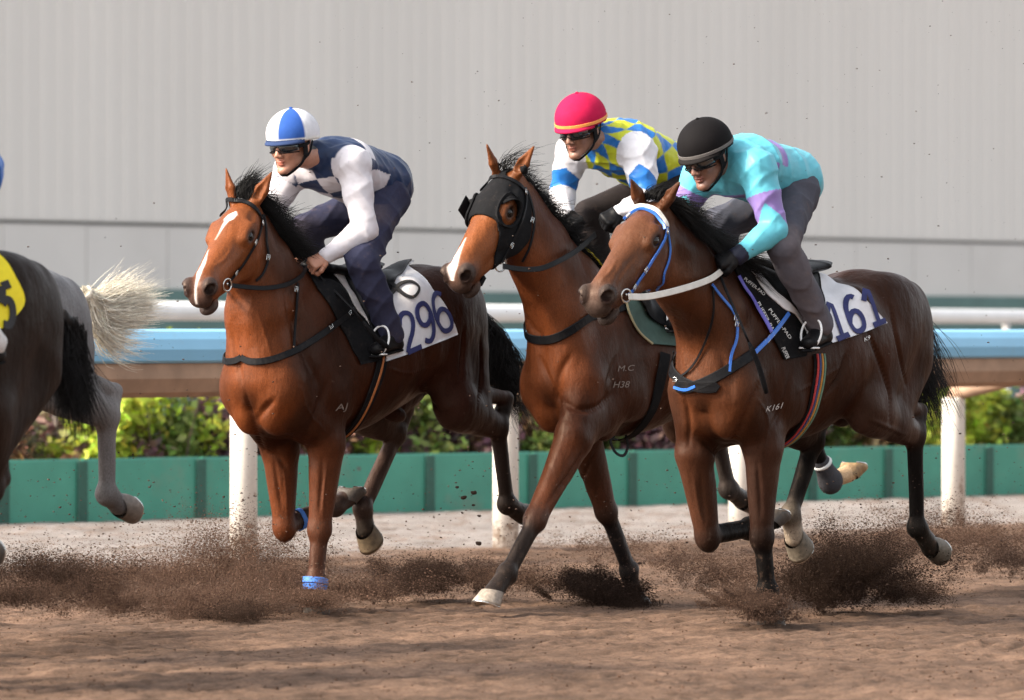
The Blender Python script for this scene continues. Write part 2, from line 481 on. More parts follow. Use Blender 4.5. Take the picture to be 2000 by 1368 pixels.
def strands(name, paths, r0, mat, parent, cols, taper=.75, n=3):
    """paths (k,m,3)"""
    k, m, _ = paths.shape
    T = np.gradient(paths, axis=1); T /= np.maximum(1e-9, np.linalg.norm(T, axis=2))[..., None]
    ref = np.array([.31, .52, .79]); U = np.cross(T, ref); U /= np.maximum(1e-9, np.linalg.norm(U, axis=2))[..., None]; W = np.cross(T, U)
    rr = np.asarray(r0, float).reshape(-1, 1) * (1 - taper * np.linspace(0, 1, m) ** 1.5)[None, :]
    V = np.zeros((k, m, n, 3))
    for j in range(n):
        a = 2 * math.pi * j / n
        V[:, :, j] = paths + rr[..., None] * (math.cos(a) * U + math.sin(a) * W)
    V = V.reshape(-1, 3)
    i, l, j = np.meshgrid(np.arange(k), np.arange(m - 1), np.arange(n), indexing='ij')
    b = (i * m + l) * n
    Q = np.stack([b + j, b + (j + 1) % n, b + n + (j + 1) % n, b + n + j], -1).reshape(-1, 4)
    C = np.repeat(cols, m * n, axis=0)
    return mesh_obj(name, V, Q, mat, parent, col=C)

# ------------------------------------------------------------------ travelling frame: local (forward, left, up)
FW = A(-.6, -.8, 0); LF_ = A(.8, -.6, 0); RZ = math.atan2(-.8, -.6)
EYE = A(0, 0, H_EYE)
class Frame:
    def __init__(s, ox, oy): s.O = A(ox, oy, 0)
    def toloc(s, P): d = P - s.O; return np.stack([d @ FW, d @ LF_, d[..., 2]], -1)
    def ray(s, px, py):
        d = np.stack([(np.asarray(px, float) - 1000) / FPX, np.ones_like(np.asarray(px, float)), (650 - np.asarray(py, float)) / FPX], -1)
        d /= np.linalg.norm(d, axis=-1)[..., None]
        o = s.toloc(EYE); dl = np.stack([d @ FW, d @ LF_, d[..., 2]], -1)
        return o, dl
    def pix(s, px, py, l=0.0):
        o, d = s.ray(px, py); t = (l - o[1]) / d[1]; return o + d * t
    def reach(s, base, px, py, length, near=True):
        o, d = s.ray(px, py); v = o - A(*base); b = v @ d; c = v @ v - length ** 2; q = b * b - c
        t = -b if q < 0 else (-b - math.sqrt(q) if near else -b + math.sqrt(q))
        p = o + d * t
        if q < 0: p = A(*base) + norm(p - A(*base)) * length
        return p
    def hit(s, field, pxy, off=.005):
        """points on the modelled surface below reference positions"""
        pxy = np.atleast_2d(np.asarray(pxy, float)); o, d = s.ray(pxy[:, 0], pxy[:, 1])
        c = (field.lo_ + field.h * np.array(field.G.shape) / 2 - o); tm = d @ c
        T = tm[:, None] + np.linspace(-2.2, 2.2, 700)[None, :]
        P = o + d[:, None, :] * T[..., None]
        inside = np.all((P > field.lo_) & (P < field.lo_ + field.h * (np.array(field.G.shape) - 1)), -1)
        D = np.where(inside, field.sample(P), .5)
        out = []
        for i in range(len(pxy)):
            h = np.where(D[i] < off)[0]
            j = h[0] if len(h) else int(np.argmin(D[i]))
            if len(h) and j > 0:
                w = (D[i, j - 1] - off) / max(1e-6, D[i, j - 1] - D[i, j]); out.append(P[i, j - 1] * (1 - w) + P[i, j] * w)
            else: out.append(P[i, j])
        return field.snap(np.array(out), off, 3)

def fold_noise(seed, freq):
    """sharp creases of pulled cloth"""
    r = np.random.default_rng(seed); lw = [wave_noise(seed * 7 + i, 7, 6) for i in range(6)]
    D = r.normal(size=(3, 3)); D /= np.linalg.norm(D, axis=1)[:, None]
    def f(P):
        v = 0
        for i in range(3):
            ph = (P @ D[i]) * freq * (.7 + .35 * i) + 2.2 * lw[i](P)
            v = v + (1 - np.abs(np.sin(ph))) ** 1.7 * np.clip(.55 + .8 * lw[3 + i](P), 0, 1)
        return .45 - v
    return f
# ------------------------------------------------------------------ horse
BLK = (.0062, .0056, .0054)
def rot2(d, deg):
    a = math.radians(deg); f, u = d[0], d[2]
    return norm(A(f * math.cos(a) - u * math.sin(a), d[1], f * math.sin(a) + u * math.cos(a)))

def make_trunk(up=(0, 0)):
    #          x      top    bot    w
    K = np.array([[.45, 1.26, 1.06, .06], [.42, 1.34, 1.00, .12], [.36, 1.44, .93, .18], [.28, 1.54, .90, .215], [.15, 1.63, .89, .235], [0, 1.685, .89, .25],
                  [-.2, 1.65, .89, .28], [-.4, 1.61, .92, .295], [-.6, 1.64, .99, .29], [-.8, 1.70, 1.06, .285], [-1.0, 1.68, 1.10, .27],
                  [-1.15, 1.58, 1.13, .215], [-1.23, 1.46, 1.17, .14], [-1.28, 1.36, 1.24, .03]])[::-1]
    K = K.copy(); K[:, 1] += up[0] + (up[1] - up[0]) * np.clip(-K[:, 0] / .9, 0, 1.2); K[:, 2] += .6 * (up[0] + (up[1] - up[0]) * np.clip(-K[:, 0] / .9, 0, 1.2))
    R = resample(K, 90); xs = R[:, 0]; o = np.argsort(xs); R = R[o]; xs = R[:, 0]
    def f(P):
        x = np.clip(P[:, 0], xs[0], xs[-1])
        t = np.interp(x, xs, R[:, 1]); b = np.interp(x, xs, R[:, 2]); w = np.interp(x, xs, R[:, 3])
        c = (t + b) / 2 - .02; h = (t - b) / 2
        z = (P[:, 2] - c) / h
        wf = np.clip(-.1 - (x + .15) * 0, -.3, 0)
        narrow = np.interp(x, [-1.2, -.8, -.45, -.1, .1, .4], [.0, .06, .06, .34, .4, .3])
        ww = w * (1 - narrow * np.clip(z, 0, 1) ** 1.3) * (1 - .10 * np.clip(-z, 0, 1) ** 2)
        dx = P[:, 0] - x
        v = np.stack([dx, P[:, 1], P[:, 2] - c], 1)
        r = np.sqrt((P[:, 1] / ww) ** 2 + z ** 2 + (dx / .05) ** 2)
        ln = np.linalg.norm(v, axis=1)
        d = ln * (1 - 1 / np.maximum(r, 1e-3))
        return np.where(r < .2, -.1, d)
    f.K = R
    return f, (xs[0] - .02, -.31, .8), (xs[-1] + .02, .31, 1.85)

class Horse: pass
def build_horse(name, fr, S):
    h = Horse(); h.fr = fr; h.S = S
    lab = S['label']
    root = empty(name, tuple(fr.O), RZ); tag(root, lab, 'horse', 'racehorses galloping on the dirt track'); h.root = root
    F = Field(); h.F = F
    body = S['body']; dark = S.get('dark', body); pts_ = S.get('points', BLK); leg = S.get('leg', body)
    up = S.get('up', (0, 0)); chest = S.get('chest', body)  # sunlight painted into the coat: chest, forearm, neck and face tones outshine the flanks
    # head frame
    if 'poll' in S:
        P0 = fr.pix(*S['poll']); P1 = fr.reach(P0, *S['nose'], S.get('headlen', .60), True)
    else:
        P0 = A(*S['poll3']); P1 = A(*S['nose3'])
    hx = norm(P1 - P0); hs = norm(np.cross(A(0, 0, 1), hx)); hn = np.cross(hx, hs)
    roll = math.radians(S.get('roll', 0)); hs, hn = hs * math.cos(roll) + hn * math.sin(roll), hn * math.cos(roll) - hs * math.sin(roll)
    sc = S.get('headlen', .60) / .60
    Hd = lambda x, y, z: P0 + sc * (x * hx + y * hs + z * hn)
    h.Hd = Hd; h.hR = (hx, hs, hn); h.P0 = P0; h.sc = sc
    h.tohead = lambda P: np.stack([(P - P0) @ hx, (P - P0) @ hs, (P - P0) @ hn], -1) / sc
    print(name, 'poll', P0.round(2), 'nose', P1.round(2))
    # trunk
    tf, lo, hi = make_trunk(up); h.trunkK = tf.K; h.tf = tf
    F.func(tf, lo, hi, k=.03, col=body)
    y0, y1 = up[0], up[1]
    for sg in (-1, 1):
        yy = lambda v: v * sg
        F.cone((-.02, yy(.13), 1.56 + y0), (.33, yy(.155), 1.19 + y0 * .5), .12, .10, .075, .075, k=.05, col=body)       # shoulder blade
        F.cone((.10, yy(.10), 1.50), (.36, yy(.09), 1.30), .10, .09, .09, .07, k=.05, col=body)
        F.ell((.06, yy(.175), 1.10), (.17, .08, .14), ax=(.8, 0, .6), k=.06, col=body)                                    # triceps
        F.ell((.37, yy(.145), 1.12), (.10, .08, .13), k=.07, col=chest)                                                   # point of shoulder
        F.ell((.37, yy(.078), 1.05), (.095, .080, .15), k=.055, col=chest)                                                  # breast
        F.cone((.33, yy(.09), 1.0), (.16, yy(.10), .93), .085, .08, k=.05, col=body)
        F.ell((-.92, yy(.135), 1.47 + y1), (.26, .14, .19), ax=(1, 0, .1), k=.05, col=dark)                              # croup
        F.ell((-1.10, yy(.125), 1.38 + y1), (.15, .115, .24), k=.05, col=dark)                                            # buttock
        F.cone((-.58, yy(.16), 1.50 + y1), (-.68, yy(.19), 1.30), .09, .07, k=.09, col=body)                              # hip bone
    F.cone((-.15, 0, 1.655 + y0), (-.6, 0, 1.60 + (y0 + y1) / 2), .05, .05, k=.05, col=body)
    if S.get('male', True):
        F.ell((-.68, 0, .99), (.10, .035, .045), ax=(1, 0, .2), k=.02, col=dark)
    # neck
    C0 = A(.13, 0, 1.42 + y0); C3 = Hd(.06, 0, -.15); C1 = C0 * .66 + C3 * .34 + A(0, 0, -.035); C2 = C0 * .32 + C3 * .68 + A(0, 0, -.03)
    # the neck arches a little over its crest
    F.chain([C0, C1, C2, C3], [.30, .235, .185, .15], [.17, .14, .118, .092], k=.05, col=S.get('neckcol', body))
    crest = [A(-.02, 0, 1.66 + y0), C1 + A(0, 0, 1) * .0 + norm(np.cross(C1 - C0, A(0, 1, 0))) * -.0, C2, P0]
    axn = norm(C3 - C0); un = np.cross(axn, A(0, 1, 0)); un = un if un[2] > 0 else -un
    crest = [A(-.04, 0, 1.67 + y0), C1 + un * .225, C2 + un * .18, Hd(-.035, 0, -.03)]
    h.crest = resample(crest, 30); h.un = un
    for sg in (-1, 1):   # windpipe groove and brachial muscle
        F.cone(Hd(.16, .02 * sg, -.22), A(.40, .05 * sg, 1.50 + y0 * .5), .085, .135, .06, .10, k=.05, col=chest); F.cone(A(.40, .05 * sg, 1.50 + y0 * .5), A(.37, .06 * sg, 1.18), .135, .15, .10, .13, k=.06, col=chest)
        F.cone(C0 + A(.12, .05 * sg, -.20), C2 + A(.03, .03 * sg, -.10), .09, .06, k=.06, col=body)
        F.cone(C0 + A(.05, .12 * sg, -.02), C3 + A(0, .045 * sg, 0), .085, .06, .05, .035, k=.05, col=body)
    # head
    face = S.get('face', body); muz = S.get('muzzle', (.035, .026, .023))
    def hc(a, b, *r, **k): F.cone(Hd(*a), Hd(*b), *[q * sc for q in r], side=hs, **k)
    def he(c, r, **k): F.ell(Hd(*c), [q * sc for q in r], ax=hx, side=hs, **k)
    hc((.02, 0, -.09), (.2, 0, -.088), .082, .088, .072, .092, k=.02, col=face)
    he((.165, 0, -.060), (.15, .102, .066), k=.04, col=face)
    hc((.2, 0, -.096), (.5, 0, -.070), .094, .070, .088, .058, k=.03, col=face)
    hc((.2, 0, -.04), (.5, 0, -.03), .04, .030, .060, .036, k=.02, col=face)
    for sg in (-1, 1):
        he((.195, .052 * sg, -.150), (.140, .044, .112), k=.03, col=face)
        hc((.25, .036 * sg, -.208), (.50, .014 * sg, -.130), .034, .026, k=.03, col=face)
        hc((.27, .068 * sg, -.085), (.40, .046 * sg, -.075), .016, .010, k=.018, col=face)
        hc((.160, .084 * sg, -.034), (.240, .082 * sg, -.040), .020, .018, k=.03, col=face)
        hc((.175, .088 * sg, -.074), (.235, .086 * sg, -.076), .014, .013, k=.02, col=face)
        F.ell(Hd(.206, .108 * sg, -.054), (.028 * sc, .017 * sc, .016 * sc), ax=hx, side=hs, k=.01, sub=True)
        he((.572, .052 * sg, -.038), (.046, .030, .042), k=.018, col=muz)
        F.ell(Hd(.596, .064 * sg, -.032), (.035, .024, .023), ax=hx, side=hs, k=.008, sub=True)
        F.ell(Hd(.09, .088 * sg, -.02), (.05, .02, .02), ax=hx, side=hs, k=.03, sub=True)
    he((.545, 0, -.074), (.070, .060, .066), k=.035, col=tuple(.5 * np.array(muz) + .5 * np.array(face)))
    he((.600, 0, -.088), (.030, .054, .042), k=.018, col=muz)
    he((.555, 0, -.160), (.054, .042, .028), k=.012, col=muz)
    F.ell(Hd(.60, 0, -.130), (.085, .08, .008), ax=hx, side=hs, k=.006, sub=True)
    # ears
    for sg in (-1, 1):
        b0 = Hd(.012, .048 * sg, -.03)
        if 'ears' in S:
            tip = fr.reach(b0, *S['ears'][0 if sg < 0 else 1], .185, S.get('earnear', True))
        else: tip = b0 + norm(A(.15, .12 * sg, 1)) * .185
        e = norm(tip - b0); m_ = b0 + e * .085
        fwd = norm(hn * .9 + hs * .55 * sg); sd = norm(np.cross(e, fwd))
        F.cone(b0, m_, .026, .024, .030, .036, k=.018, col=face, side=sd)
        F.cone(m_, tip, .022, .004, .035, .005, k=.008, col=face, side=sd)
        fw2 = norm(fwd - e * (fwd @ e))
        F.cone(b0 + e * .045 + fw2 * .024, b0 + e * .15 + fw2 * .012, .018, .004, .024, .005, k=.006, side=sd, sub=True)
    # legs
    h.hooves = []
    for key in ('RF', 'LF', 'RH', 'LH'):
        sg = 1 if key[0] == 'L' else -1
        J = [fr.pix(*q) if len(q) == 3 and q[0] > -900 else A(*q[1:]) for q in S['legs'][key]]
        J = [A(*q) for q in J]
        lc = S.get('legcol', {}).get(key, [leg, leg, pts_, pts_]); side = A(0, 1, 0)
        if key[1] == 'F':
            E_, K_, Fe, Ho = J
            sh = A(.36, .14 * sg, 1.13); 
            F.cone(sh, E_ + A(0, 0, .03), .115, .10, .085, .08, k=.05, col=body)
            F.cone(A(.05, .16 * sg, 1.12), E_, .12, .09, .07, .07, k=.05, col=body)
            d = norm(K_ - E_); bk = rot2(d, -90)
            F.cone(E_, K_, .105, .056, .082, .050, k=.035, col=lc[0])
            F.cone(E_ - bk * .03 + d * .03, E_ + (K_ - E_) * .62 - bk * .012, .06, .035, .05, .03, k=.03, col=lc[0])
            F.cone(E_ + bk * .04, E_ + (K_ - E_) * .55 + bk * .015, .055, .03, .045, .028, k=.03, col=lc[0])
            F.ell(K_, (.075, .058, .060), ax=d, k=.022, col=lc[1])
            F.ell(K_ + bk * .046, (.04, .03, .026), ax=d, k=.02, col=lc[1])
        else:
            St, Hk, Cal, Fe, Ho = J
            hip = A(-.90, .135 * sg, 1.36 + y1 * .5)
            F.cone(hip, St, .225, .125, .125, .085, k=.06, col=dark)
            F.cone(A(-1.10, .12 * sg, 1.28), St + (Hk - St) * .5, .17, .10, .11, .07, k=.06, col=dark)
            d = norm(Hk - St)
            F.cone(St, Hk, .135, .062, .092, .050, k=.04, col=lc[0])
            F.ell(St + (Hk - St) * .18, (.15, .08, .10), ax=d, k=.05, col=lc[0])
            F.cone(St + (Hk - St) * .25 + (Cal - Hk) * .6, Cal, .06, .030, .045, .025, k=.025, col=lc[0])   # achilles
            F.cone(Cal, Hk, .036, .060, .032, .046, k=.022, col=lc[1])
            F.ell(Hk, (.075, .050, .062), ax=norm(Fe - Hk), k=.02, col=lc[1]); K_ = Hk
        d = norm(Fe - K_); bk = rot2(d, -90)
        F.cone(K_, Fe, .043, .036, .039, .034, k=.02, col=lc[2])
        F.cone(K_ + bk * .032 + d * .03, Fe + bk * .028, .026, .024, .023, .021, k=.014, col=lc[2])
        F.ell(Fe, (.056, .050, .052), ax=d, k=.02, col=lc[2]); F.ell(Fe + bk * .033 + d * .005, (.035, .036, .028), ax=d, k=.018, col=lc[2])
        pd = norm(Ho - Fe)
        F.cone(Fe, Ho, .042, .049, .041, .050, k=.02, col=lc[3]); 
        hn_ = rot2(pd, S.get('hoofrot', {}).get(key, -38)); toe = rot2(hn_, 90)
        h.hooves.append((key, Ho, hn_, toe))
    vox = S.get('vox', .0068)
    wn_ = wave_noise(3 + len(name), 16, 12); wr = wave_noise(11, 42, 12)
    F.grid(vox, .055, noise=lambda P: .0028 * wn_(P) + .0009 * wr(P))
    V, Q = F.mesh(1)
    for px_, w_, dp_ in S.get('grooves', []):
        g_ = fr.hit(F, resample(np.array(px_, float), 24), 0.0); near = np.full(len(V), 9.)
        m_ = np.all((V > g_.min(0) - 3 * w_) & (V < g_.max(0) + 3 * w_), 1); idx_ = np.where(m_)[0]
        if len(idx_) == 0: continue
        dd_ = np.linalg.norm(V[idx_][:, None, :] - g_[None], axis=2); j_ = dd_.argmin(1); dd_ = dd_.min(1)
        fade_ = np.sin(np.clip(j_ / 23, .02, .98) * math.pi) ** .5
        V[idx_] -= F.grad(V[idx_]) * (1.5 * dp_ * fade_ * np.exp(-(dd_ / w_) ** 2))[:, None]
    C, bi = F.colors(V, .012)
    C = S['paint'](h, V, C) if 'paint' in S else C
    h.V, h.Q = V, Q
    h.body = mesh_obj('body', V, Q, M['coat'], root, col=C)
    # eyes
    for sg in (-1, 1):
        mb = MB(); sphere(mb, Hd(.206, .0855 * sg, -.055), .0265 * sc, 18, 12); mb.build('eye', M['eye'], root, smooth=True)
    # hooves
    for key, Ho, n_, toe in h.hooves:
        mb = MB(); cols = []; V2 = []; ring = 20; lev = 5
        for j in range(lev + 1):
            t = j / lev
            for i in range(ring):
                a = 2 * math.pi * i / ring; ca, sa = math.cos(a), math.sin(a)
                lenf = .059 + .022 * t if ca > 0 else .056 + .006 * t
                c = Ho - n_ * .012 + toe * (.004 + .018 * t)
                hgt = (.088 if ca > 0 else .088 - .032 * abs(ca)) * t
                V2.append(c + n_ * (hgt + (.012 * ca * (1 - t))) + toe * (ca * lenf) + A(0, 1, 0) * (sa * (.055 + .018 * t)))
        V2 = np.array(V2)
        Fc = [(j * ring + i, j * ring + (i + 1) % ring, (j + 1) * ring + (i + 1) % ring, (j + 1) * ring + i) for j in range(lev) for i in range(ring)]
        base = V2[lev * ring:]
        inn = base.mean(0) + (base - base.mean(0)) * .72; inn2 = base.mean(0) + (base - base.mean(0)) * .5 - n_ * .012
        k0 = len(V2); V2 = np.vstack([V2, inn, inn2, [inn2.mean(0)]])
        Fc += [(lev * ring + i, lev * ring + (i + 1) % ring, k0 + (i + 1) % ring, k0 + i) for i in range(ring)]
        Fc += [(k0 + i, k0 + (i + 1) % ring, k0 + ring + (i + 1) % ring, k0 + ring + i) for i in range(ring)]
        Fc += [(k0 + ring + i, k0 + ring + (i + 1) % ring, k0 + 2 * ring) for i in range(ring)]
        hcol = .62 * np.array(S.get('hoofcol', {}).get(key, (.10, .08, .065)))
        lvl = np.r_[np.repeat(np.linspace(0, 1, lev + 1), ring), np.ones(ring), np.ones(ring) * .3, [0.3]]
        cc = hcol[None, :] * (.8 + .4 * lvl[:, None]) + .02 * np.sin(lvl * 40)[:, None] * hcol
        mb.add(V2, Fc); ho = mesh_obj('hoof', V2, Fc, M['hoof'], root, col=cc)
        # shoe: a flat U of alloy on the sole
        cb = base.mean(0); pts = []
        for a in np.linspace(-2.45, 2.45, 22):
            i = (a / (2 * math.pi) * ring) % ring; i0 = int(i); w = i - i0
            q = base[i0] * (1 - w) + base[(i0 + 1) % ring] * w
            pts.append(cb + (q - cb) * .88 + n_ * .003)
        sb = MB(); ribbon(sb, pts, [n_] * len(pts), .018, .005); sb.build('horseshoe', M['steel'], ho)
    # mane: strands that start along the crest and fall to the right, blown back
    r = np.random.default_rng(S.get('seed', 1))
    def mane(name, n, t0, t1, dirs, ln, spread, rad, colr=BLK, base=None):
        cr = h.crest if base is None else base
        i = r.uniform(t0, t1, n) * (len(cr) - 1); i0 = np.minimum(i.astype(int), len(cr) - 2); w = (i - i0)[:, None]
        root_p = cr[i0] * (1 - w) + cr[i0 + 1] * w + r.normal(0, 1, (n, 3)) * A(.012, .014, .008)
        L_ = (ln * r.uniform(.55, 1.15, n))[:, None, None]
        d0 = np.array(dirs[0]) + r.normal(0, spread * .6, (n, 3)); d1 = np.array(dirs[1]) + r.normal(0, spread, (n, 3))
        # strands gather in locks
        lock = (i * 1.6).astype(int); lr = np.random.default_rng(5).normal(0, spread * .9, (200, 3)); d1 = d1 + lr[lock % 200]
        m = 9; t = np.linspace(0, 1, m)[None, :, None]
        P = root_p[:, None, :] + L_ * (d0[:, None, :] * (t - .5 * t * t) + d1[:, None, :] * .5 * t * t)
        cl = np.array(colr) * r.uniform(.6, 1.9, n)[:, None]
        return strands(name, P, rad * r.uniform(.7, 1.3, n), M['hair'], root, cl)
    h.mane = mane
    for a in S.get('mane', []): mane('mane', *a[:1], **a[1]) if isinstance(a[1], dict) else mane('mane', *a)
    if 'forelock' in S:
        fb = np.array([Hd(.0, -.03, -.0), Hd(-.01, 0, .005), Hd(0, .03, 0)])
        h_ = S['forelock']; mane('forelock', h_[0], 0, 1, h_[1], h_[2], h_[3], .0016, base=fb)
    # tail
    if 'tail' in S:
        T_ = S['tail']; guides = [np.array([fr.pix(*q) for q in g]) if T_.get('pix', True) else np.array(g) for g in T_['guides']]
        guides = [resample(g, 14) for g in guides]; P = []; n = T_['n']; cl = []
        dock = resample(np.array([fr.pix(*q) if T_.get('pix', True) else A(*q) for q in T_['dock']]), 10)
        gi = r.integers(0, len(guides), n)
        lockr = r.normal(0, 1, (40, 3))
        for k in range(n):
            a, b = guides[gi[k]], guides[(gi[k] + 1) % len(guides)]; w = r.uniform(0, 1) if abs(gi[k] + 1) < len(guides) else 0
            g = a * (1 - w) + b * w
            s0 = r.uniform(0, .9); rp = dock[int(s0 * 9)] + r.normal(0, .012, 3)
            q = g - g[0]; q = q * r.uniform(.6, 1.08)
            t = np.linspace(0, 1, 14)[:, None]
            lk_ = lockr[r.integers(0, 40)]
            q = q + (lk_ * A(.06, .05, .04) + r.normal(0, 1, 3) * A(.03, .03, .02)) * T_.get('spread', 1) * t ** 1.3 + .005 * np.sin(t * r.uniform(4, 9) + r.uniform(0, 6)) * t * r.normal(0, 1, 3)
            P.append(rp * (1 - 0) + q)
            cl.append(np.array(T_['col']) * r.uniform(.7, 1.5))
        strands('tail', np.array(P), T_.get('rad', .0018) * r.uniform(.7, 1.4, n), M['hair'], root, np.array(cl))
        mb = MB(); mb.tube(dock, np.linspace(.034, .016, len(dock)), 12); mb.build('tail_dock', M['hair'], root, smooth=True, col=np.array(T_['col']) * 1.3)
    return h
# ------------------------------------------------------------------ the three horses in front and the two leaving the frame
BAY = (.155, .047, .018); BAYD = (.075, .026, .014)
def mixc(C, m, col):
    m = np.clip(m, 0, 1)[:, None]; return C * (1 - m) + np.array(col) * m
def sstep(x, a, b): t = np.clip((x - a) / (b - a), 0, 1); return t * t * (3 - 2 * t)

def paint_common(h, V, C, dark_rump=.5, belly=.3):
    q = h.tohead(V); hd = (q[:, 0] > -.05) & (q[:, 0] < .75) & (np.abs(q[:, 1]) < .16) & (q[:, 2] > -.3) & (q[:, 2] < .3)
    # ears dark at the rim, nostrils dark
    for sg in (-1, 1):
        nc_ = h.S.get('nostril', (.012, .006, .005)) if sg > 0 else (.012, .006, .005)
        d = np.linalg.norm(q - A(.600, .066 * sg, -.032), axis=1)
        C = mixc(C, 1 - sstep(d, .020, .036), (.012, .006, .005)); C = mixc(C, 1 - sstep(d, .008, .020), nc_)
        d = np.linalg.norm((q - A(.206, .09 * sg, -.052)) * A(1, 1, 1.3), axis=1)
        C = mixc(C, (1 - sstep(d, .030, .052)) * .85, (.02, .012, .01))
    return C

def paint1(h, V, C):
    C = paint_common(h, V, C); q = h.tohead(V)
    on = (q[:, 2] > -.09) & (q[:, 2] < .03) & (np.abs(q[:, 1]) < .09)
    x, y = q[:, 0], q[:, 1] 
    cy = np.interp(x, [.1, .16, .24, .36, .46, .56], [.012, .0, -.012, -.03, -.012, -.006])
    w = np.interp(x, [.105, .13, .165, .185, .22, .26, .33, .38, .44, .52, .575], [0, .020, .024, .010, .006, .002, .0, .002, .009, .012, .004])
    m = (1 - sstep(np.abs(y - cy) - w, -.004, .005)) * on * (w > .001)
    C = mixc(C, m, (.55, .49, .45))
    return C
def paint2(h, V, C):
    C = paint_common(h, V, C); q = h.tohead(V)
    on = (q[:, 2] > -.12) & (q[:, 2] < .05)
    x, y = q[:, 0], q[:, 1]
    w = np.interp(x, [.40, .46, .52, .57, .61], [0, .008, .018, .022, .008])
    m = (1 - sstep(np.abs(y + .012) - w, -.006, .008)) * on * (x > .4) * (x < .61)
    return mixc(C, m, (.6, .5, .46))
def paint3(h, V, C):
    return paint_common(h, V, C)

X = -999
fr1 = Frame(-1.01, 30.6)
h1s = dict(label='bright bay horse with a white blaze wearing a white cloth numbered 296', body=(.029, .0080, .0034), dark=(.024, .0078, .0050), chest=(.110, .028, .0075), leg=(.095, .024, .0075), neckcol=(.046, .0122, .0043),  # orange chest, legs, neck and face carry painted sun; flank and rump kept dark
    points=(.05, .024, .016), poll=(474, 386, 0), nose=(380, 556), headlen=.67, ears=[(441, 328), (535, 330)], up=(.0, .07), face=(.150, .043, .013), muzzle=(.035, .024, .021), seed=3,
    legs=dict(RF=[(548, 880, -.13), (555, 1030, -.12), (655, 990, -.12), (675, 975, -.12)],
              LF=[(638, 870, .15), (624, 1035, .13), (615, 1135, .13), (614, 1172, .13)],
              RH=[(690, 790, -.15), (772, 848, -.13), (795, 803, -.13), (708, 992, -.12), (715, 1035, -.12)],
              LH=[(885, 790, .21), (972, 835, .16), (990, 778, .155), (990, 985, .14), (1018, 1003, .14)]),
    legcol=dict(RF=[(.105, .029, .010)] * 2 + [(.035, .022, .018)] * 2, LF=[(.085, .024, .009), (.06, .02, .010), (.05, .018, .010), (.05, .02, .014)],
                RH=[(.03, .018, .014), (.03, .018, .014), (.035, .02, .016), (.02, .016, .013)], LH=[(.034, .014, .010), (.010, .009, .0085), (.02, .014, .012), (.02, .014, .012)]),
    hoofcol=dict(RH=(.2, .14, .08)),
    mane=[(700, dict(t0=.45, t1=.85, dirs=[(-.1, -.1, .7), (-1.0, .1, .3)], ln=.2, spread=.35, rad=.0016)),
          (2000, dict(t0=.36, t1=1.0, dirs=[(-.3, .5, .45), (-.9, .5, -.6)], ln=.19, spread=.25, rad=.0017))],
    forelock=(450, [(.1, 0, .9), (-1.6, .1, .3)], .15, .3),
    tail=dict(dock=[(925, 600, 0), (945, 628, 0), (962, 650, 0)], n=1500, col=(.009, .008, .008),
              guides=[[(962, 650, 0), (1005, 690, 0), (1030, 760, 0), (1060, 850, 0)], [(958, 655, .05), (980, 720, .05), (985, 770, .06), (1005, 800, .06)],
                      [(962, 650, -.05), (1015, 720, -.03), (1010, 790, 0), (1030, 830, 0)]]),
    paint=paint1,
    grooves=[([(455, 480), (440, 505), (420, 520)], .008, -.004), ([(500, 600), (520, 660), (530, 700)], .010, -.004), ([(760, 720), (800, 730), (850, 712)], .009, -.004), ([(555, 920), (560, 980), (562, 1010)], .007, -.004), ([(640, 900), (632, 960), (630, 1010)], .007, -.004), ([(590, 760), (600, 800), (640, 850)], .009, -.004), ([(478, 760), (492, 812), (503, 850), (515, 880)], .014, .009), ([(535, 782), (512, 805), (500, 822)], .016, .012), ([(520, 880), (545, 895), (560, 915)], .016, .010), ([(640, 740), (622, 800), (600, 850)], .024, .010), ([(905, 640), (903, 690), (898, 740)], .014, .010), ([(938, 660), (940, 730), (932, 800)], .014, .010), ([(822, 750), (836, 780), (862, 812)], .018, .010), ([(452, 640), (462, 700), (475, 760)], .018, .008), ([(630, 890), (628, 950), (624, 1000)], .012, .006), ([(535, 900), (545, 960), (552, 1000)], .012, .006), ([(560, 600), (590, 680), (615, 740)], .028, .008)])
fr2 = Frame(.475, 31.29)
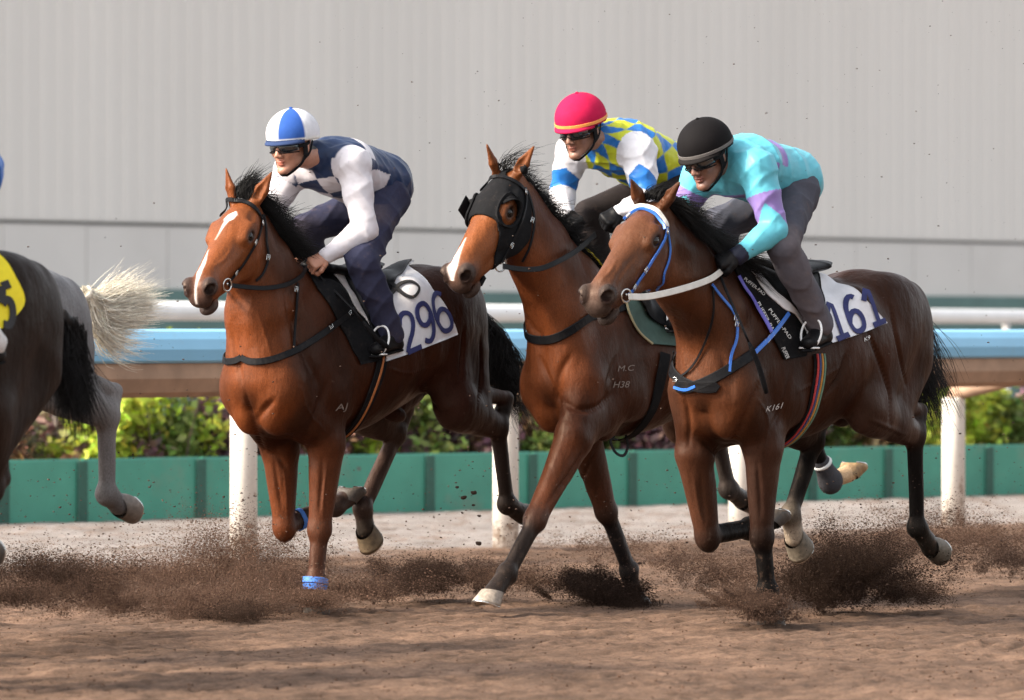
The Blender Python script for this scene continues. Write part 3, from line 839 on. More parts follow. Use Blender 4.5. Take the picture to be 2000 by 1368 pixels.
h2s = dict(label='bay horse in a black blinker hood stretching one pale hoofed foreleg forward', body=(.034, .0094, .0040), dark=(.020, .0095, .007), chest=(.105, .028, .0085), leg=(.088, .024, .0080), neckcol=(.054, .0142, .0052), points=(.025, .018, .016),  # front parts coloured as if sunlit, body and rump darker
    poll=(985, 332, -.06), nose=(880, 532), ears=[(951, 283), (1043, 286)], up=(.0, .04), face=(.150, .045, .014), muzzle=(.035, .026, .023), seed=9, headlen=.68,
    legs=dict(RF=[(1140, 850, -.13), (1184, 1000, -.12), (1228, 1115, -.12), (1238, 1165, -.12)],
              LF=[(1120, 860, .15), (1045, 1015, .13), (990, 1120, .12), (962, 1160, .12)],
              RH=[(1330, 820, -.15), (1400, 850, -.13), (1420, 800, -.13), (1422, 955, -.12), (1448, 975, -.12)],
              LH=[(1420, 800, .20), (1575, 840, .15), (1580, 770, .15), (1622, 940, .13), (1657, 925, .13)]),
    legcol=dict(LF=[(.085, .026, .011), (.032, .018, .014), (.018, .014, .013), (.018, .014, .013)], RF=[(.06, .02, .010), (.012, .010, .009), (.013, .011, .011), (.012, .011, .011)],
                LH=[(.05, .02, .014), BLK, BLK, (.45, .30, .17)], RH=[(.04, .02, .014), (.02, .016, .014), (.025, .02, .018), (.02, .018, .017)]),
    hoofcol=dict(LF=(.50, .42, .34), LH=(.45, .28, .13), RH=(.16, .12, .1)), hoofrot=dict(LH=-45, LF=-25),
    mane=[(1500, dict(t0=.15, t1=.95, dirs=[(-.2, .4, .5), (-.8, .35, -.4)], ln=.16, spread=.35, rad=.0016)),
          (800, dict(t0=.1, t1=.95, dirs=[(-.1, -.1, .7), (-1.0, 0, .1)], ln=.11, spread=.4, rad=.0016))],
    forelock=(60, [(.1, .1, .6), (-1.4, .5, .1)], .2, .4),
    tail=dict(dock=[(-1.22, 0, 1.56), (-1.32, 0, 1.52), (-1.40, 0, 1.44)], pix=False, n=500, col=(.012, .0105, .01),
              guides=[[(-1.4, 0, 1.44), (-1.6, 0, 1.35), (-1.8, .02, 1.15), (-1.9, 0, .9)], [(-1.4, 0, 1.44), (-1.55, 0, 1.3), (-1.65, .02, 1.1), (-1.7, 0, .85)]]),
    paint=paint2,
    grooves=[([(1055, 700), (1074, 745), (1090, 778), (1098, 810)], .014, .010), ([(1093, 781), (1130, 800), (1165, 796), (1195, 770)], .018, .012), ([(1118, 690), (1095, 730), (1090, 775)], .02, .010), ([(1140, 880), (1110, 930), (1070, 985)], .014, .010), ([(1165, 880), (1135, 940), (1090, 1000)], .012, .008), ([(1210, 690), (1190, 740), (1180, 790)], .022, .008), ([(1000, 560), (1025, 620), (1060, 660)], .02, .008)])
fr3 = Frame(1.175, 29.25)
h3s = dict(label='dark bay horse in a blue bridle with white browband and white rein', body=(.024, .0072, .0030), dark=(.022, .0076, .0041), nostril=(.10, .012, .010), chest=(.066, .020, .0072), leg=(.040, .0135, .0062), neckcol=(.022, .0072, .0033), points=BLK,  # chest, forelegs and face lifted in colour to stand in for sun
    poll=(1272, 390, 0), nose=(1154, 570), ears=[(1232, 350), (1327, 357)], up=(.0, .03), face=(.075, .027, .012), muzzle=(.03, .022, .019), seed=5,
    grooves=[([(1205, 505), (1192, 530), (1174, 548)], .008, -.004), ([(1310, 600), (1332, 680), (1348, 760)], .010, -.004), ([(1560, 765), (1600, 742), (1645, 715)], .009, -.004), ([(1355, 930), (1364, 990), (1372, 1020)], .007, -.004), ([(1480, 780), (1500, 820), (1492, 880)], .009, -.004), ([(1240, 500), (1215, 530), (1200, 560)], .010, .004), ([(1336, 770), (1346, 820), (1346, 870)], .013, .009), ([(1352, 845), (1390, 872), (1412, 905), (1420, 930)], .02, .014), ([(1490, 740), (1462, 800), (1440, 850), (1425, 880)], .022, .012), ([(1692, 640), (1716, 700), (1738, 770), (1738, 830)], .016, .012), ([(1738, 600), (1755, 680), (1768, 750)], .014, .010), ([(1655, 690), (1640, 735), (1612, 775)], .016, .014), ([(1400, 660), (1420, 730), (1432, 790)], .025, .008), ([(1545, 720), (1530, 790), (1505, 840)], .018, .008), ([(1225, 640), (1262, 700), (1300, 750)], .018, .010), ([(1700, 820), (1735, 835), (1768, 850)], .012, -.006), ([(1370, 920), (1372, 970), (1378, 1020)], .012, .006), ([(1478, 900), (1484, 960), (1486, 1010)], .012, .006)], headlen=.68,
    legs=dict(RF=[(1358, 890, -.13), (1382, 1050, -.12), (1462, 1035, -.12), (1502, 1018, -.12)],
              LF=[(1490, 880, .15), (1488, 1050, .13), (1498, 1155, .13), (1500, 1195, .13)],
              RH=[(1520, 810, -.15), (1588, 862, -.13), (1605, 822, -.13), (1543, 1005, -.12), (1553, 1050, -.12)],
              LH=[(1690, 795, .21), (1786, 850, .16), (1798, 802, .155), (1791, 1030, .14), (1818, 1066, .14)]),
    legcol=dict(RF=[(.050, .018, .009), BLK, BLK, BLK], LF=[(.030, .0125, .008), BLK, BLK, BLK], RH=[(.015, .011, .01), BLK, BLK, (.25, .2, .15)], LH=[(.030, .014, .010), BLK, BLK, (.02, .018, .015)]),
    hoofcol=dict(RH=(.22, .18, .13), LH=(.2, .17, .13)),
    mane=[(3200, dict(t0=.30, t1=1.0, dirs=[(-.4, .6, .2), (-.9, .5, -.7)], ln=.22, spread=.3, rad=.0017)),
          (500, dict(t0=.35, t1=.9, dirs=[(-.3, .1, .6), (-1.3, .1, -.1)], ln=.14, spread=.35, rad=.0016))],
    forelock=(300, [(.0, .1, .8), (-1.4, .3, -.1)], .12, .25),
    tail=dict(dock=[(1745, 595, 0), (1762, 615, 0), (1780, 632, 0)], n=1400, col=(.009, .008, .008),
              guides=[[(1780, 632, 0), (1820, 640, 0), (1850, 700, 0), (1850, 760, 0)], [(1775, 640, 0), (1795, 700, 0), (1800, 760, 0), (1825, 850, 0)],
                      [(1775, 640, 0), (1800, 690, 0), (1800, 760, 0), (1812, 830, 0)], [(1775, 640, 0), (1805, 690, 0), (1830, 790, 0), (1838, 830, 0)]]),
    paint=paint3)
def stock_legs(sh=0):
    return dict(RF=[(X, .2, -.14, .93), (X, .52, -.13, .62), (X, .72, -.12, .38), (X, .80, -.12, .30)], LF=[(X, .1, .15, .92), (X, .1, .13, .52), (X, .0, .13, .20), (X, .06, .13, .08)],
                RH=[(X, -.6, -.16, 1.0), (X, -.72, -.14, .62), (X, -.80, -.14, .68), (X, -.42, -.13, .30), (X, -.34, -.13, .20)],
                LH=[(X, -.62, .2, 1.0), (X, -.90, .16, .68), (X, -.98, .155, .74), (X, -.80, .14, .28), (X, -.86, .14, .18)])
fr4 = Frame(-2.70, 24.0)
L4 = stock_legs(); L4['LH'] = [(-30, 800, .2), (-22, 960, .16), (5, 935, .155), (-60, 1050, .14), (-42, 1066, .14)]
h4s = dict(label='near black horse with a yellow number cloth leaving the left edge, black tail hanging', body=(.013, .0085, .0072), dark=(.013, .0085, .0072), leg=(.016, .009, .007), points=BLK,
    poll3=(.80, 0, 1.95), nose3=(1.15, 0, 1.46), legs=L4, seed=12, vox=.010, up=(.03, .065), face=(.03, .018, .014),
    mane=[(500, dict(t0=.1, t1=1.0, dirs=[(-.3, -.3, .5), (-1, -.2, -.3)], ln=.16, spread=.3, rad=.0018))], forelock=(120, [(.1, 0, .8), (-1, 0, 0)], .12, .3),
    tail=dict(dock=[(118, 618, 0), (140, 635, 0), (160, 652, 0)], n=1500, col=(.008, .007, .007), rad=.0018, spread=.6,
              guides=[[(170, 655, 0), (182, 700, 0), (178, 780, 0), (192, 850, 0)], [(150, 680, 0), (150, 740, 0), (150, 800, 0), (150, 870, 0)], [(160, 665, 0), (165, 720, 0), (160, 780, 0), (170, 850, 0)]]))
fr5 = Frame(-2.72, 26.0)
L5 = stock_legs(); L5['LH'] = [(95, 745, .2), (208, 812, .16), (224, 764, .155), (208, 965, .14), (232, 985, .14)]
GR = (.12, .12, .125)
h5s = dict(label='grey horse with a pale flying tail, behind the near black horse at the left edge', body=GR, dark=(.12, .12, .127), leg=(.12, .115, .115), points=(.13, .125, .125),
    poll3=(.80, 0, 1.95), nose3=(1.15, 0, 1.46), legs=L5, seed=14, vox=.010, up=(0, .02), face=(.2, .2, .2), muzzle=(.06, .055, .055), hoofcol=dict(LH=(.22, .18, .15)),
    mane=[(500, dict(t0=.1, t1=1.0, dirs=[(-.3, -.3, .5), (-1, -.2, -.3)], ln=.16, spread=.3, rad=.0018, colr=(.3, .28, .25)))],
    tail=dict(dock=[(165, 570, 0), (182, 590, 0), (200, 612, 0)], n=3000, col=(.74, .68, .57), rad=.0015, spread=.75,
              guides=[[(190, 600, 0), (225, 605, 0), (260, 588, 0), (306, 574, 0)], [(190, 602, 0), (225, 618, 0), (262, 600, 0), (304, 592, 0)], [(190, 605, 0), (225, 630, 0), (262, 622, 0), (300, 612, 0)], [(190, 610, 0), (215, 650, 0), (250, 640, 0), (292, 636, 0)],
                      [(190, 620, 0), (200, 690, 0), (230, 725, 0), (255, 728, 0)], [(190, 605, 0), (220, 620, 0), (262, 605, 0), (302, 592, 0)]]))
h1 = build_horse('racehorse', fr1, h1s)
h2 = build_horse('racehorse', fr2, h2s)
h3 = build_horse('racehorse', fr3, h3s)
h4 = build_horse('racehorse', fr4, h4s)
h5 = build_horse('racehorse', fr5, h5s)
# ------------------------------------------------------------------ tack
def mir_body(P): return P * A(1, -1, 1)
def strap(h, name, px, w, mat, off=.006, th=.004, n=32, mirror=None, field=None, parent=None, is3d=False, sm=4, mid=False):
    F = field or h.F
    base = np.array(px, float) if is3d else h.fr.hit(F, px, off)
    if mid:       # carry the strap on to the middle line of the chest
        e = base[-1]; q_ = F.snap(A(e[0] + .04, 0, e[2] - .004)[None], off, 14)[0]; q_[1] = 0; base = np.vstack([base, q_])
    base = resample(base, n); base = F.snap(base, off)
    for _ in range(sm):
        base[1:-1] = .5 * base[1:-1] + .25 * (base[:-2] + base[2:])
        dv = F.sample(base); base = base + F.grad(base) * np.clip(off - dv, 0, 1)[:, None]
    out = []
    sets = [base]
    if mirror == 'body': sets.append(F.snap(mir_body(base), off))
    if mirror == 'head':
        q = h.tohead(base) * h.sc; q[:, 1] *= -1; hx, hs, hn = h.hR
        sets.append(F.snap(h.P0 + q @ np.array([hx, hs, hn]), off))
    for b in sets:
        g_ = F.grad(b)
        for _ in range(5): g_[1:-1] = .4 * g_[1:-1] + .3 * (g_[:-2] + g_[2:])
        mb = MB(); ribbon(mb, b, g_, w, th); out.append(mb.build(name, M[mat], parent or h.root, smooth=False))
    return base
def girth(h, p0, p1, w, mat, off, name='girth', clamp=.30, shift=0.0):
    a = to_fphi(h, [p0, p1]); ph = np.linspace(a[0, 1], math.pi, 44)
    f = a[0, 0] + shift + (a[1, 0] - a[0, 0]) * np.clip((ph - a[0, 1]) / max(.05, a[1, 1] - a[0, 1]), 0, 2.0)
    f = np.minimum(np.clip(f, a[0, 0] - clamp, a[0, 0] + clamp), -.115 + shift); print('girth f', a, f.min(), f.max()); P = cyl_march(h, f, ph, off)
    # round the underside follow the barrel alone, between the forelegs
    d_ = np.stack([0 * f, np.sin(ph), np.cos(ph)], -1); o_ = np.stack([f, 0 * f, 0 * f + 1.28], -1); rr = np.full(f.shape, .6)
    for _ in range(200):
        v_ = h.tf(o_ + d_ * rr[:, None]); rr -= np.where(v_ > off + .012, .003, 0)
    Pt = o_ + d_ * rr[:, None]; wv = sstep(ph, 2.15, 2.5)[:, None]; P = P * (1 - wv) + Pt * wv
    for _ in range(6): P[1:-1] = .5 * P[1:-1] + .25 * (P[:-2] + P[2:])
    g = h.F.grad(P); g = g * (1 - wv) + d_ * wv
    for _ in range(6): g[1:-1] = .4 * g[1:-1] + .3 * (g[:-2] + g[2:])
    for m_ in (1, -1):
        mb = MB(); ribbon(mb, P * A(1, m_, 1), g * A(1, m_, 1), w, .004); mb.build(name, M[mat], h.root)
def rein(h, px, ls, w, mat, far=True, th=.004, sag=.0):
    """free strap from the bit to the hand; ls gives its distance left of the horse's middle"""
    for sg in ((1, -1) if far else (1,)):
        P = np.array([h.fr.pix(x, y, l) for (x, y), l in zip(px, ls)])
        P = resample(P, 30)
        if sg < 0:
            q = P * A(1, -1, 1); b = h.tohead(P[:1]) * h.sc; b[:, 1] *= -1; hx, hs, hn = h.hR
            b = h.P0 + b @ np.array([hx, hs, hn]); t = np.linspace(1, 0, 30)[:, None] ** 1.5; q = q + (b[0] - q[0]) * t; P = q
        nr_ = np.tile(A(0, 1, 0.15), (30, 1)); mb = MB(); ribbon(mb, P, nr_, w, th); mb.build('rein', M[mat], h.root)
def cyl_march(h, f, ph, off, c=1.28):
    F = h.F; f = np.asarray(f, float); ph = np.asarray(ph, float)
    d = np.stack([0 * f, np.sin(ph), np.cos(ph)], -1); o = np.stack([f, 0 * f, 0 * f + c], -1)
    r = np.full(f.shape, .72); 
    for _ in range(160):
        v = F.sample(o + d * r[..., None]); st = np.where(v > off, np.clip((v - off) * .6, .001, .02), 0); r = r - st
    return o + d * r[..., None]
def to_fphi(h, px, off=.01, c=1.28):
    P = h.fr.hit(h.F, px, off); return np.stack([P[:, 0], np.arctan2(P[:, 1], P[:, 2] - c)], 1)
def drape(h, name, front, rear, mat, off, th=.008, nu=26, nv=30, col=None, parent=None, c=1.28, flap=0.0):
    a = to_fphi(h, front); b = to_fphi(h, rear); a[0, 1] = 0; b[0, 1] = 0
    a = resample(a, nv); b = resample(b, nv)
    a = np.vstack([a[:0:-1] * A(1, -1), a]); b = np.vstack([b[:0:-1] * A(1, -1), b])
    w = np.linspace(0, 1, nu)[None, :, None]; G = a[:, None, :] * (1 - w) + b[:, None, :] * w
    wr = wave_noise(hash(name) % 50 + 3, 22, 8)
    Po = cyl_march(h, G[..., 0], G[..., 1], off, c)
    nn = h.F.grad(Po); 
    ripple = .003 * wr(Po.reshape(-1, 3)).reshape(Po.shape[:2])
    edge = np.minimum(np.linspace(0, 1, nu), np.linspace(1, 0, nu))[None, :] * nu
    Po = Po + nn * ripple[..., None]
    Pi = Po - nn * th
    m, k = Po.shape[:2]; V = np.vstack([Po.reshape(-1, 3), Pi.reshape(-1, 3)]); Fc = []
    I = lambda i, j: i * k + j; K = m * k
    for i in range(m - 1):
        for j in range(k - 1):
            Fc.append((I(i, j), I(i, j + 1), I(i + 1, j + 1), I(i + 1, j))); Fc.append((K + I(i, j), K + I(i + 1, j), K + I(i + 1, j + 1), K + I(i, j + 1)))
    for i in range(m - 1):
        for j in (0, k - 1): Fc.append((I(i, j), I(i + 1, j), K + I(i + 1, j), K + I(i, j)))
    for j in range(k - 1):
        for i in (0, m - 1): Fc.append((I(i, j), K + I(i, j), K + I(i, j + 1), I(i, j + 1)))
    return mesh_obj(name, V, Fc, M[mat], parent or h.root, col=None if col is None else np.tile(np.array(col, float), (len(V), 1)))
def edging(h, name, front, mat, off, w, parent=None, mirror='body'):
    return strap(h, name, front, w, mat, off, .004, 36, mirror, parent=parent)
DIG = {'1': [[(.05, .72), (.34, 1.0), (.34, .0)], [(.08, .0), (.60, .0)]],
       '2': [[(.03, .76), (.12, .94), (.32, 1.0), (.54, .90), (.58, .70), (.46, .46), (.2, .2), (.04, .0)], [(.04, .0), (.64, .0)]],
       '6': [[(.52, .92), (.36, 1.0), (.16, .88), (.05, .62), (.03, .30), (.12, .06), (.32, .0), (.52, .08), (.58, .30), (.50, .50), (.32, .57), (.14, .48), (.05, .34)]],
       '9': [[(.08, .08), (.26, .0), (.46, .12), (.57, .38), (.58, .70), (.48, .94), (.30, 1.0), (.10, .92), (.04, .70), (.12, .50), (.30, .43), (.48, .52), (.56, .66)]],
       '5': [[(.55, 1.0), (.16, 1.0)], [(.16, 1.0), (.10, .58)], [(.10, .58), (.30, .64), (.52, .54), (.58, .30), (.48, .08), (.28, .0), (.06, .08)]]}
def numeral(h, ch, O, R_, U_, w, off, mat, parent, name='numeral'):
    mb = MB()
    for st in DIG[ch]:
        px = [(O[0] + R_[0] * a + U_[0] * b, O[1] + R_[1] * a + U_[1] * b) for a, b in st]
        P = h.fr.hit(h.F, resample(np.array(px), 10 if len(st) < 4 else 36), off); 
        if len(st) > 3: P = resample(P, 36)
        P = h.F.snap(P, off); ribbon(mb, P, h.F.grad(P), w, .0025)
    return mb.build(name, M[mat], parent)
def text_mesh(s):
    cu = bpy.data.curves.new('lettering', 'FONT'); cu.body = s; cu.size = 1; cu.resolution_u = 3
    o = bpy.data.objects.new('lettering', cu); COL.objects.link(o); bpy.context.view_layer.update()
    dg = bpy.context.evaluated_depsgraph_get(); me = bpy.data.meshes.new_from_object(o.evaluated_get(dg))
    V = np.array([v.co[:] for v in me.vertices]); Fc = [tuple(p.vertices) for p in me.polygons]
    bpy.data.objects.remove(o); bpy.data.curves.remove(cu); bpy.data.meshes.remove(me)
    return V, Fc
def text_on(h, s, O, R_, U_, off, mat, parent, name='lettering', bold=0):
    V, Fc = text_mesh(s); V = V[:, :2]; wd = V[:, 0].max(); V[:, 0] /= wd
    px = np.array(O)[None] + V[:, :1] * np.array(R_)[None] + V[:, 1:2] * np.array(U_)[None]
    P = h.fr.hit(h.F, px, off)
    return mesh_obj(name, P, Fc, M[mat], parent, smooth=False)
def bit(h, px, r=.030, l=.06, wire=True):
    c = h.fr.hit(h.F, [px], .012)[0]; q = h.tohead(c[None])[0] * h.sc; hx, hs, hn = h.hR
    for sg in (1, -1):
        cc = h.P0 + q[0] * hx + sg * q[1] * hs + q[2] * hn
        mb = MB(); torus(mb, cc, hs * sg + hx * .25 + hn * .1, r, .0048, 24, 8); 
        mb.tube([cc - hx * .005, cc - hx * .03 - hs * sg * .03 - hn * .005], .006, 8); mb.build('bit_ring', M['steel'], h.root, smooth=True)
    return c
def saddle(h, f0, f1, u0, mat='leather', tone=None):
    s = Field(); s.chain([(f0 + .03, 0, u0 + .035), (f0 - .06, 0, u0 + .022), ((f0 + f1) / 2, 0, u0 + .004), (f1 + .08, 0, u0 + .03), (f1, 0, u0 + .045)], [.03, .03, .028, .026, .016], [.045, .075, .12, .13, .09], k=.03, col=(0, 0, 0))
    s.grid(.008); V, Q = s.mesh(1); return mesh_obj('saddle', V, Q, M[mat], h.root)

def buckle(h, px, off=.012, s=.016, ang=0):
    P = h.fr.hit(h.F, [px], off)[0]; g = h.F.grad(P[None])[0]; u = norm(np.cross(g, A(0, 0, 1))); v = np.cross(g, u)
    c, s_ = math.cos(math.radians(ang)), math.sin(math.radians(ang)); u, v = u * c + v * s_, v * c - u * s_
    mb = MB(); q = [P + u * a * s + v * b * s * .7 for a, b in ((-1, -1), (1, -1), (1, 1), (-1, 1), (-1, -1))]
    mb.tube(np.array(q), .0022, 6); mb.tube(np.array([P - u * s, P + u * s]), .0018, 6); mb.build('buckle', M['steel'], h.root, smooth=True)
# ---- blazed bay, 296
h = h1
for n_ in (1,):
    strap(h, 'browband', [(420, 408), (431, 396), (450, 390), (474, 393), (498, 406), (511, 426)], .022, 'leather', .008)
    strap(h, 'cheek_strap', [(514, 420), (511, 445), (501, 474), (484, 504), (462, 534), (447, 553)], .014, 'leather', .007, mirror='head')
    strap(h, 'throat_lash', [(516, 420), (520, 445), (521, 474), (525, 503), (514, 535), (500, 549)], .013, 'leather', .008, mirror='head')
    bit(h, (444, 557))
    rein(h, [(447, 557), (480, 561), (520, 563), (560, 556), (588, 540), (598, 522)], [.11, .13, .15, .165, .15, .12], .024, 'leather')
    strap(h, 'neck_strap', [(582, 553), (580, 590), (577, 630), (575, 660), (574, 690)], .014, 'leather', .008)
    strap(h, 'breast_collar', [(700, 600), (683, 612), (653, 636), (622, 658), (577, 686), (533, 704), (490, 711), (462, 697)], .034, 'leather', .009, mirror='body', mid=True, sm=10)
    girth(h, (748, 692), (737, 745), .075, 'rubber', .010)
    M['stripe_o'] = simple('orange_webbing', (.38, .12, .03), .7)
    girth(h, (748, 692), (737, 745), .012, 'stripe_o', .016, 'girth_stripe')
pad = drape(h, 'saddle_pad', [(608, 528), (625, 570), (648, 603), (672, 648), (690, 684), (706, 712)], [(745, 500), (752, 560), (750, 640), (742, 704)], 'rubber', .014)
pad2 = drape(h, 'numnah', [(628, 518), (652, 540), (674, 566), (692, 600), (714, 626), (728, 650), (734, 684)], [(752, 505), (760, 560), (760, 620), (750, 680)], 'towel', .022, col=(.72, .70, .70))
fl = drape(h, 'saddle_flap', [(640, 512), (668, 540), (688, 572), (702, 600), (718, 634), (727, 668)], [(756, 505), (766, 560), (764, 620), (752, 665)], 'leather', .030)
M['navy_cloth'] = simple('navy', (.022, .028, .12), .8)
nc = drape(h, 'number_cloth', [(738, 500), (746, 560), (748, 640), (752, 706)], [(765, 499), (797, 521), (819, 539), (841, 566), (860, 588), (874, 610), (892, 655)], 'towel', .020, col=(.74, .74, .77), nu=34)
for ch, O in (('2', (795, 690)), ('9', (829, 672)), ('6', (862, 652))):
    numeral(h, ch, O, (44, -20), (-20 if ch != '6' else -26, -72), .027, .0255, 'navyprint', nc)
mb = MB(); P = h.fr.hit(h.F, resample(np.array([(762, 575), (782, 554), (804, 550), (819, 563), (808, 580), (788, 574), (764, 552)], float), 40), .026); ribbon(mb, P, h.F.grad(P), np.interp(np.linspace(0, 1, 40), [0, .5, 1], [.028, .014, .024]), .0025); mb.build('ribbon_emblem', M['blackprint'], nc)
saddle(h, -.02, -.50, 1.70)
text_on(h, 'AJ', (655, 803), (22, -3), (5, -19), .004, 'brand', h.root, 'freeze_brand')
M['bandage_blue'] = simple('blue_bandage', (.06, .20, .62), .6)
for key in ('LF', 'RF'):
    J = [h.fr.pix(*q) for q in h.S['legs'][key]]; d = norm(J[3] - J[2])
    for o_, tt in ((0, .75), (1, 1.02)):
        if key == 'RF' and o_: continue
        c = J[1] + (J[2] - J[1]) * (.30 + .10 * o_) if key == 'RF' else J[2] + (J[3] - J[2]) * (tt * 1.3 - 1.0)
        an = np.linspace(0, 2 * math.pi, 28); dd = norm(J[2] - J[1]); s1 = A(0, 1, 0); s2 = norm(np.cross(dd, s1))
        P = h.F.snap(c + .06 * (np.cos(an)[:, None] * s1 + np.sin(an)[:, None] * s2), .004, 12); P -= ((P - c) @ dd)[:, None] * dd
        mb = MB(); ribbon(mb, P, h.F.grad(P), .03, .004); mb.build('leg_bandage', M['bandage_blue'], h.root)

for b_ in ((684, 611, 30), (647, 638, 30), (514, 436, 80), (524, 503, 80), (500, 474, 60), (462, 534, 50), (579, 565, 80)): buckle(h, b_[:2], .014, .013, b_[2])
# ---- hooded bay
h = h2
strap(h, 'browband', [(930, 362), (944, 350), (965, 345), (994, 349), (1014, 360), (1026, 374)], .022, 'leather', .016)
strap(h, 'cheek_strap', [(1027, 366), (1028, 400), (1016, 440), (1002, 474), (988, 500), (980, 514)], .014, 'leather', .016, mirror='head')
strap(h, 'throat_lash', [(1030, 372), (1040, 405), (1044, 435), (1036, 478), (1020, 512)], .013, 'leather', .009, mirror='head')
bit(h, (978, 517), .036)
rein(h, [(982, 520), (1015, 526), (1055, 525), (1092, 510), (1129, 488), (1163, 458)], [.12, .14, .16, .17, .14, .08], .028, 'leather')
strap(h, 'breast_collar', [(1240, 590), (1193, 609), (1152, 619), (1116, 645), (1078, 666), (1045, 664)], .045, 'leather', .009, mirror='body', mid=True, sm=10)
M['green_pad'] = simple('green_quilt', (.045, .085, .07), .8, noise=.15, bump=.5, bscale=60)
M['tan_edge'] = simple('tan_binding', (.30, .25, .14), .8)
M['yellow_pad'] = simple('yellow_pad', (.75, .62, .03), .7)
gp = [(1168, 484), (1196, 530), (1222, 590), (1236, 628), (1250, 652), (1275, 672)]
drape(h, 'saddle_pad', gp, [(1300, 500), (1330, 560), (1345, 620), (1350, 680)], 'green_pad', .016)
strap(h, 'pad_binding', gp, .012, 'tan_edge', .022, mirror='body')
drape(h, 'top_pad', [(1150, 482), (1168, 500), (1185, 520)], [(1250, 490), (1260, 520), (1265, 560)], 'yellow_pad', .030)
drape(h, 'saddle_flap', [(1180, 488), (1210, 530), (1240, 580), (1262, 620)], [(1290, 500), (1310, 560), (1320, 620), (1320, 660)], 'leather', .034)
drape(h, 'number_cloth', [(1290, 500), (1310, 560), (1320, 620), (1325, 670)], [(1330, 500), (1370, 530), (1400, 570), (1430, 640)], 'towel', .020, col=(.74, .74, .77))
saddle(h, -.05, -.52, 1.70)
girth(h, (1300, 690), (1290, 740), .075, 'rubber', .010)
mb = MB(); P = resample(np.array([h.fr.pix(*q) for q in [(1222, 850, .06), (1226, 872, .06), (1218, 890, .06), (1202, 884, .05), (1192, 862, .04), (1200, 852, .04)]]), 24); ribbon(mb, P, np.tile(A(.3, .9, .2), (24, 1)), .016, .003); mb.build('girth_strap_end', M['leather'], h.root)
text_on(h, 'M.C', (1205, 726), (32, -2), (4, -16), .004, 'brand', h.root, 'freeze_brand')
text_on(h, 'H38', (1196, 758), (32, -1), (5, -18), .004, 'brand', h.root, 'freeze_brand')
# hood: a shell over the head with an opening for each eye
q = h.tohead(h.V); az = np.abs(q[:, 1]); nrm = h.F.grad(h.V)
zz = q[:, 2]
lower = .275 + 1.1 * np.clip(-zz - .035, 0, .15)
front = (q[:, 0] > -.02) & (q[:, 0] < lower) & (q[:, 0] < .42) & (zz > -.25) & (zz > -.10 - 0.8 * q[:, 0]) & (az < .14)
ed = np.sqrt(((q[:, 0] - .206) / .056) ** 2 + ((zz + .054) / .046) ** 2); front &= ~((ed < 1) & (az > .05))
eb = np.sqrt((q[:, 0] - .012) ** 2 + (az - .052) ** 2); front &= (eb > .034) & (zz < .035) 
fm = front[h.Q].all(1); Qh = h.Q[fm]; used = np.unique(Qh); re = -np.ones(len(h.V), int); re[used] = np.arange(len(used))
Vh = h.V[used] + nrm[used] * .010; Vi = h.V[used] + nrm[used] * .002; Qn = re[Qh]
cnt = {}
for f_ in Qn:
    for i in range(4):
        e = (f_[i], f_[(i + 1) % 4]); cnt[e] = 1
bd = [(a, b) for a, b in cnt if (b, a) not in cnt]
nb = {}
for a, b in bd: nb.setdefault(a, []).append(b); nb.setdefault(b, []).append(a)
for _ in range(25):                       # an even hem
    o_ = Vh.copy()
    for a, l_ in nb.items(): Vh[a] = .5 * o_[a] + .5 * np.mean(o_[l_], 0)
k_ = len(Vh); 
Fc = [tuple(f_) for f_ in Qn] + [(b, a, a + k_, b + k_) for a, b in bd]
M['hood'] = simple('black_hood_fabric', (.0075, .0075, .0085), .8, spec=.12, noise=.2, nscale=60, bump=.3, bscale=300, dirt=.3, dirtcol=(.07, .055, .045))
hood = mesh_obj('blinker_hood', np.vstack([Vh, Vi]), Fc, M['hood'], h.root)
hx, hs, hn = h.hR
for sg in (1, -1):
    c = h.Hd(.206, .089 * sg, -.052); ax = norm(hs * sg + hn * .25)
    an = np.linspace(0, 2 * math.pi, 40); u_ = hx; v_ = norm(np.cross(ax, hx))
    P = c + h.sc * (.066 * np.cos(an)[:, None] * u_ + .056 * np.sin(an)[:, None] * v_); P = h.F.snap(P, .014)
    mb = MB(); ribbon(mb, P, np.tile(ax, (40, 1)), .014, .006)
    mb.build('eye_opening_rim', M['rubber'], hood)
    # half cup standing up behind the eye
    mb = MB(); V_ = []; 
    for a in np.linspace(math.radians(100), math.radians(262), 22):
        for r_, hgt in ((.064, 0), (.062, .035), (.054, .055), (.050, .053), (.058, .033), (.060, 0)):
            V_.append(c + h.sc * (r_ * math.cos(a) * u_ + r_ * .88 * math.sin(a) * v_ + ax * (hgt * math.sin((a - 1.745) / 2.83 * math.pi) ** .6 + .0)))
    n6 = 6; mb.add(V_, [(i * n6 + j, i * n6 + (j + 1) % n6, (i + 1) * n6 + (j + 1) % n6, (i + 1) * n6 + j) for i in range(21) for j in range(n6)])
    mb.build('blinker_cup', M['rubber'], hood, smooth=True)
mb = MB(); c = h.Hd(.20, -.13, -.03); mb.box(c, (.10, .006, .09), R=np.array([hx, hs, hn]).T, bev=.002); mb.build('blinker_flap', M['rubber'], hood)
# tongue tie
mb = MB(); P = h.F.snap(np.array([h.Hd(.50, .05 * math.cos(a), -.12 + .05 * math.sin(a)) for a in np.linspace(-2.6, -.5, 16)]), .006); ribbon(mb, P, h.F.grad(P), .02, .004); mb.build('tongue_tie', M['rubber'], h.root)
mb = MB(); kt = h.F.snap(h.Hd(.50, .03, -.17)[None], .008)[0]; mb.box(kt, (.055, .014, .035), R=np.array([hx, hs, hn]).T, bev=.003); mb.build('tongue_tie_knot', M['rubber'], h.root)
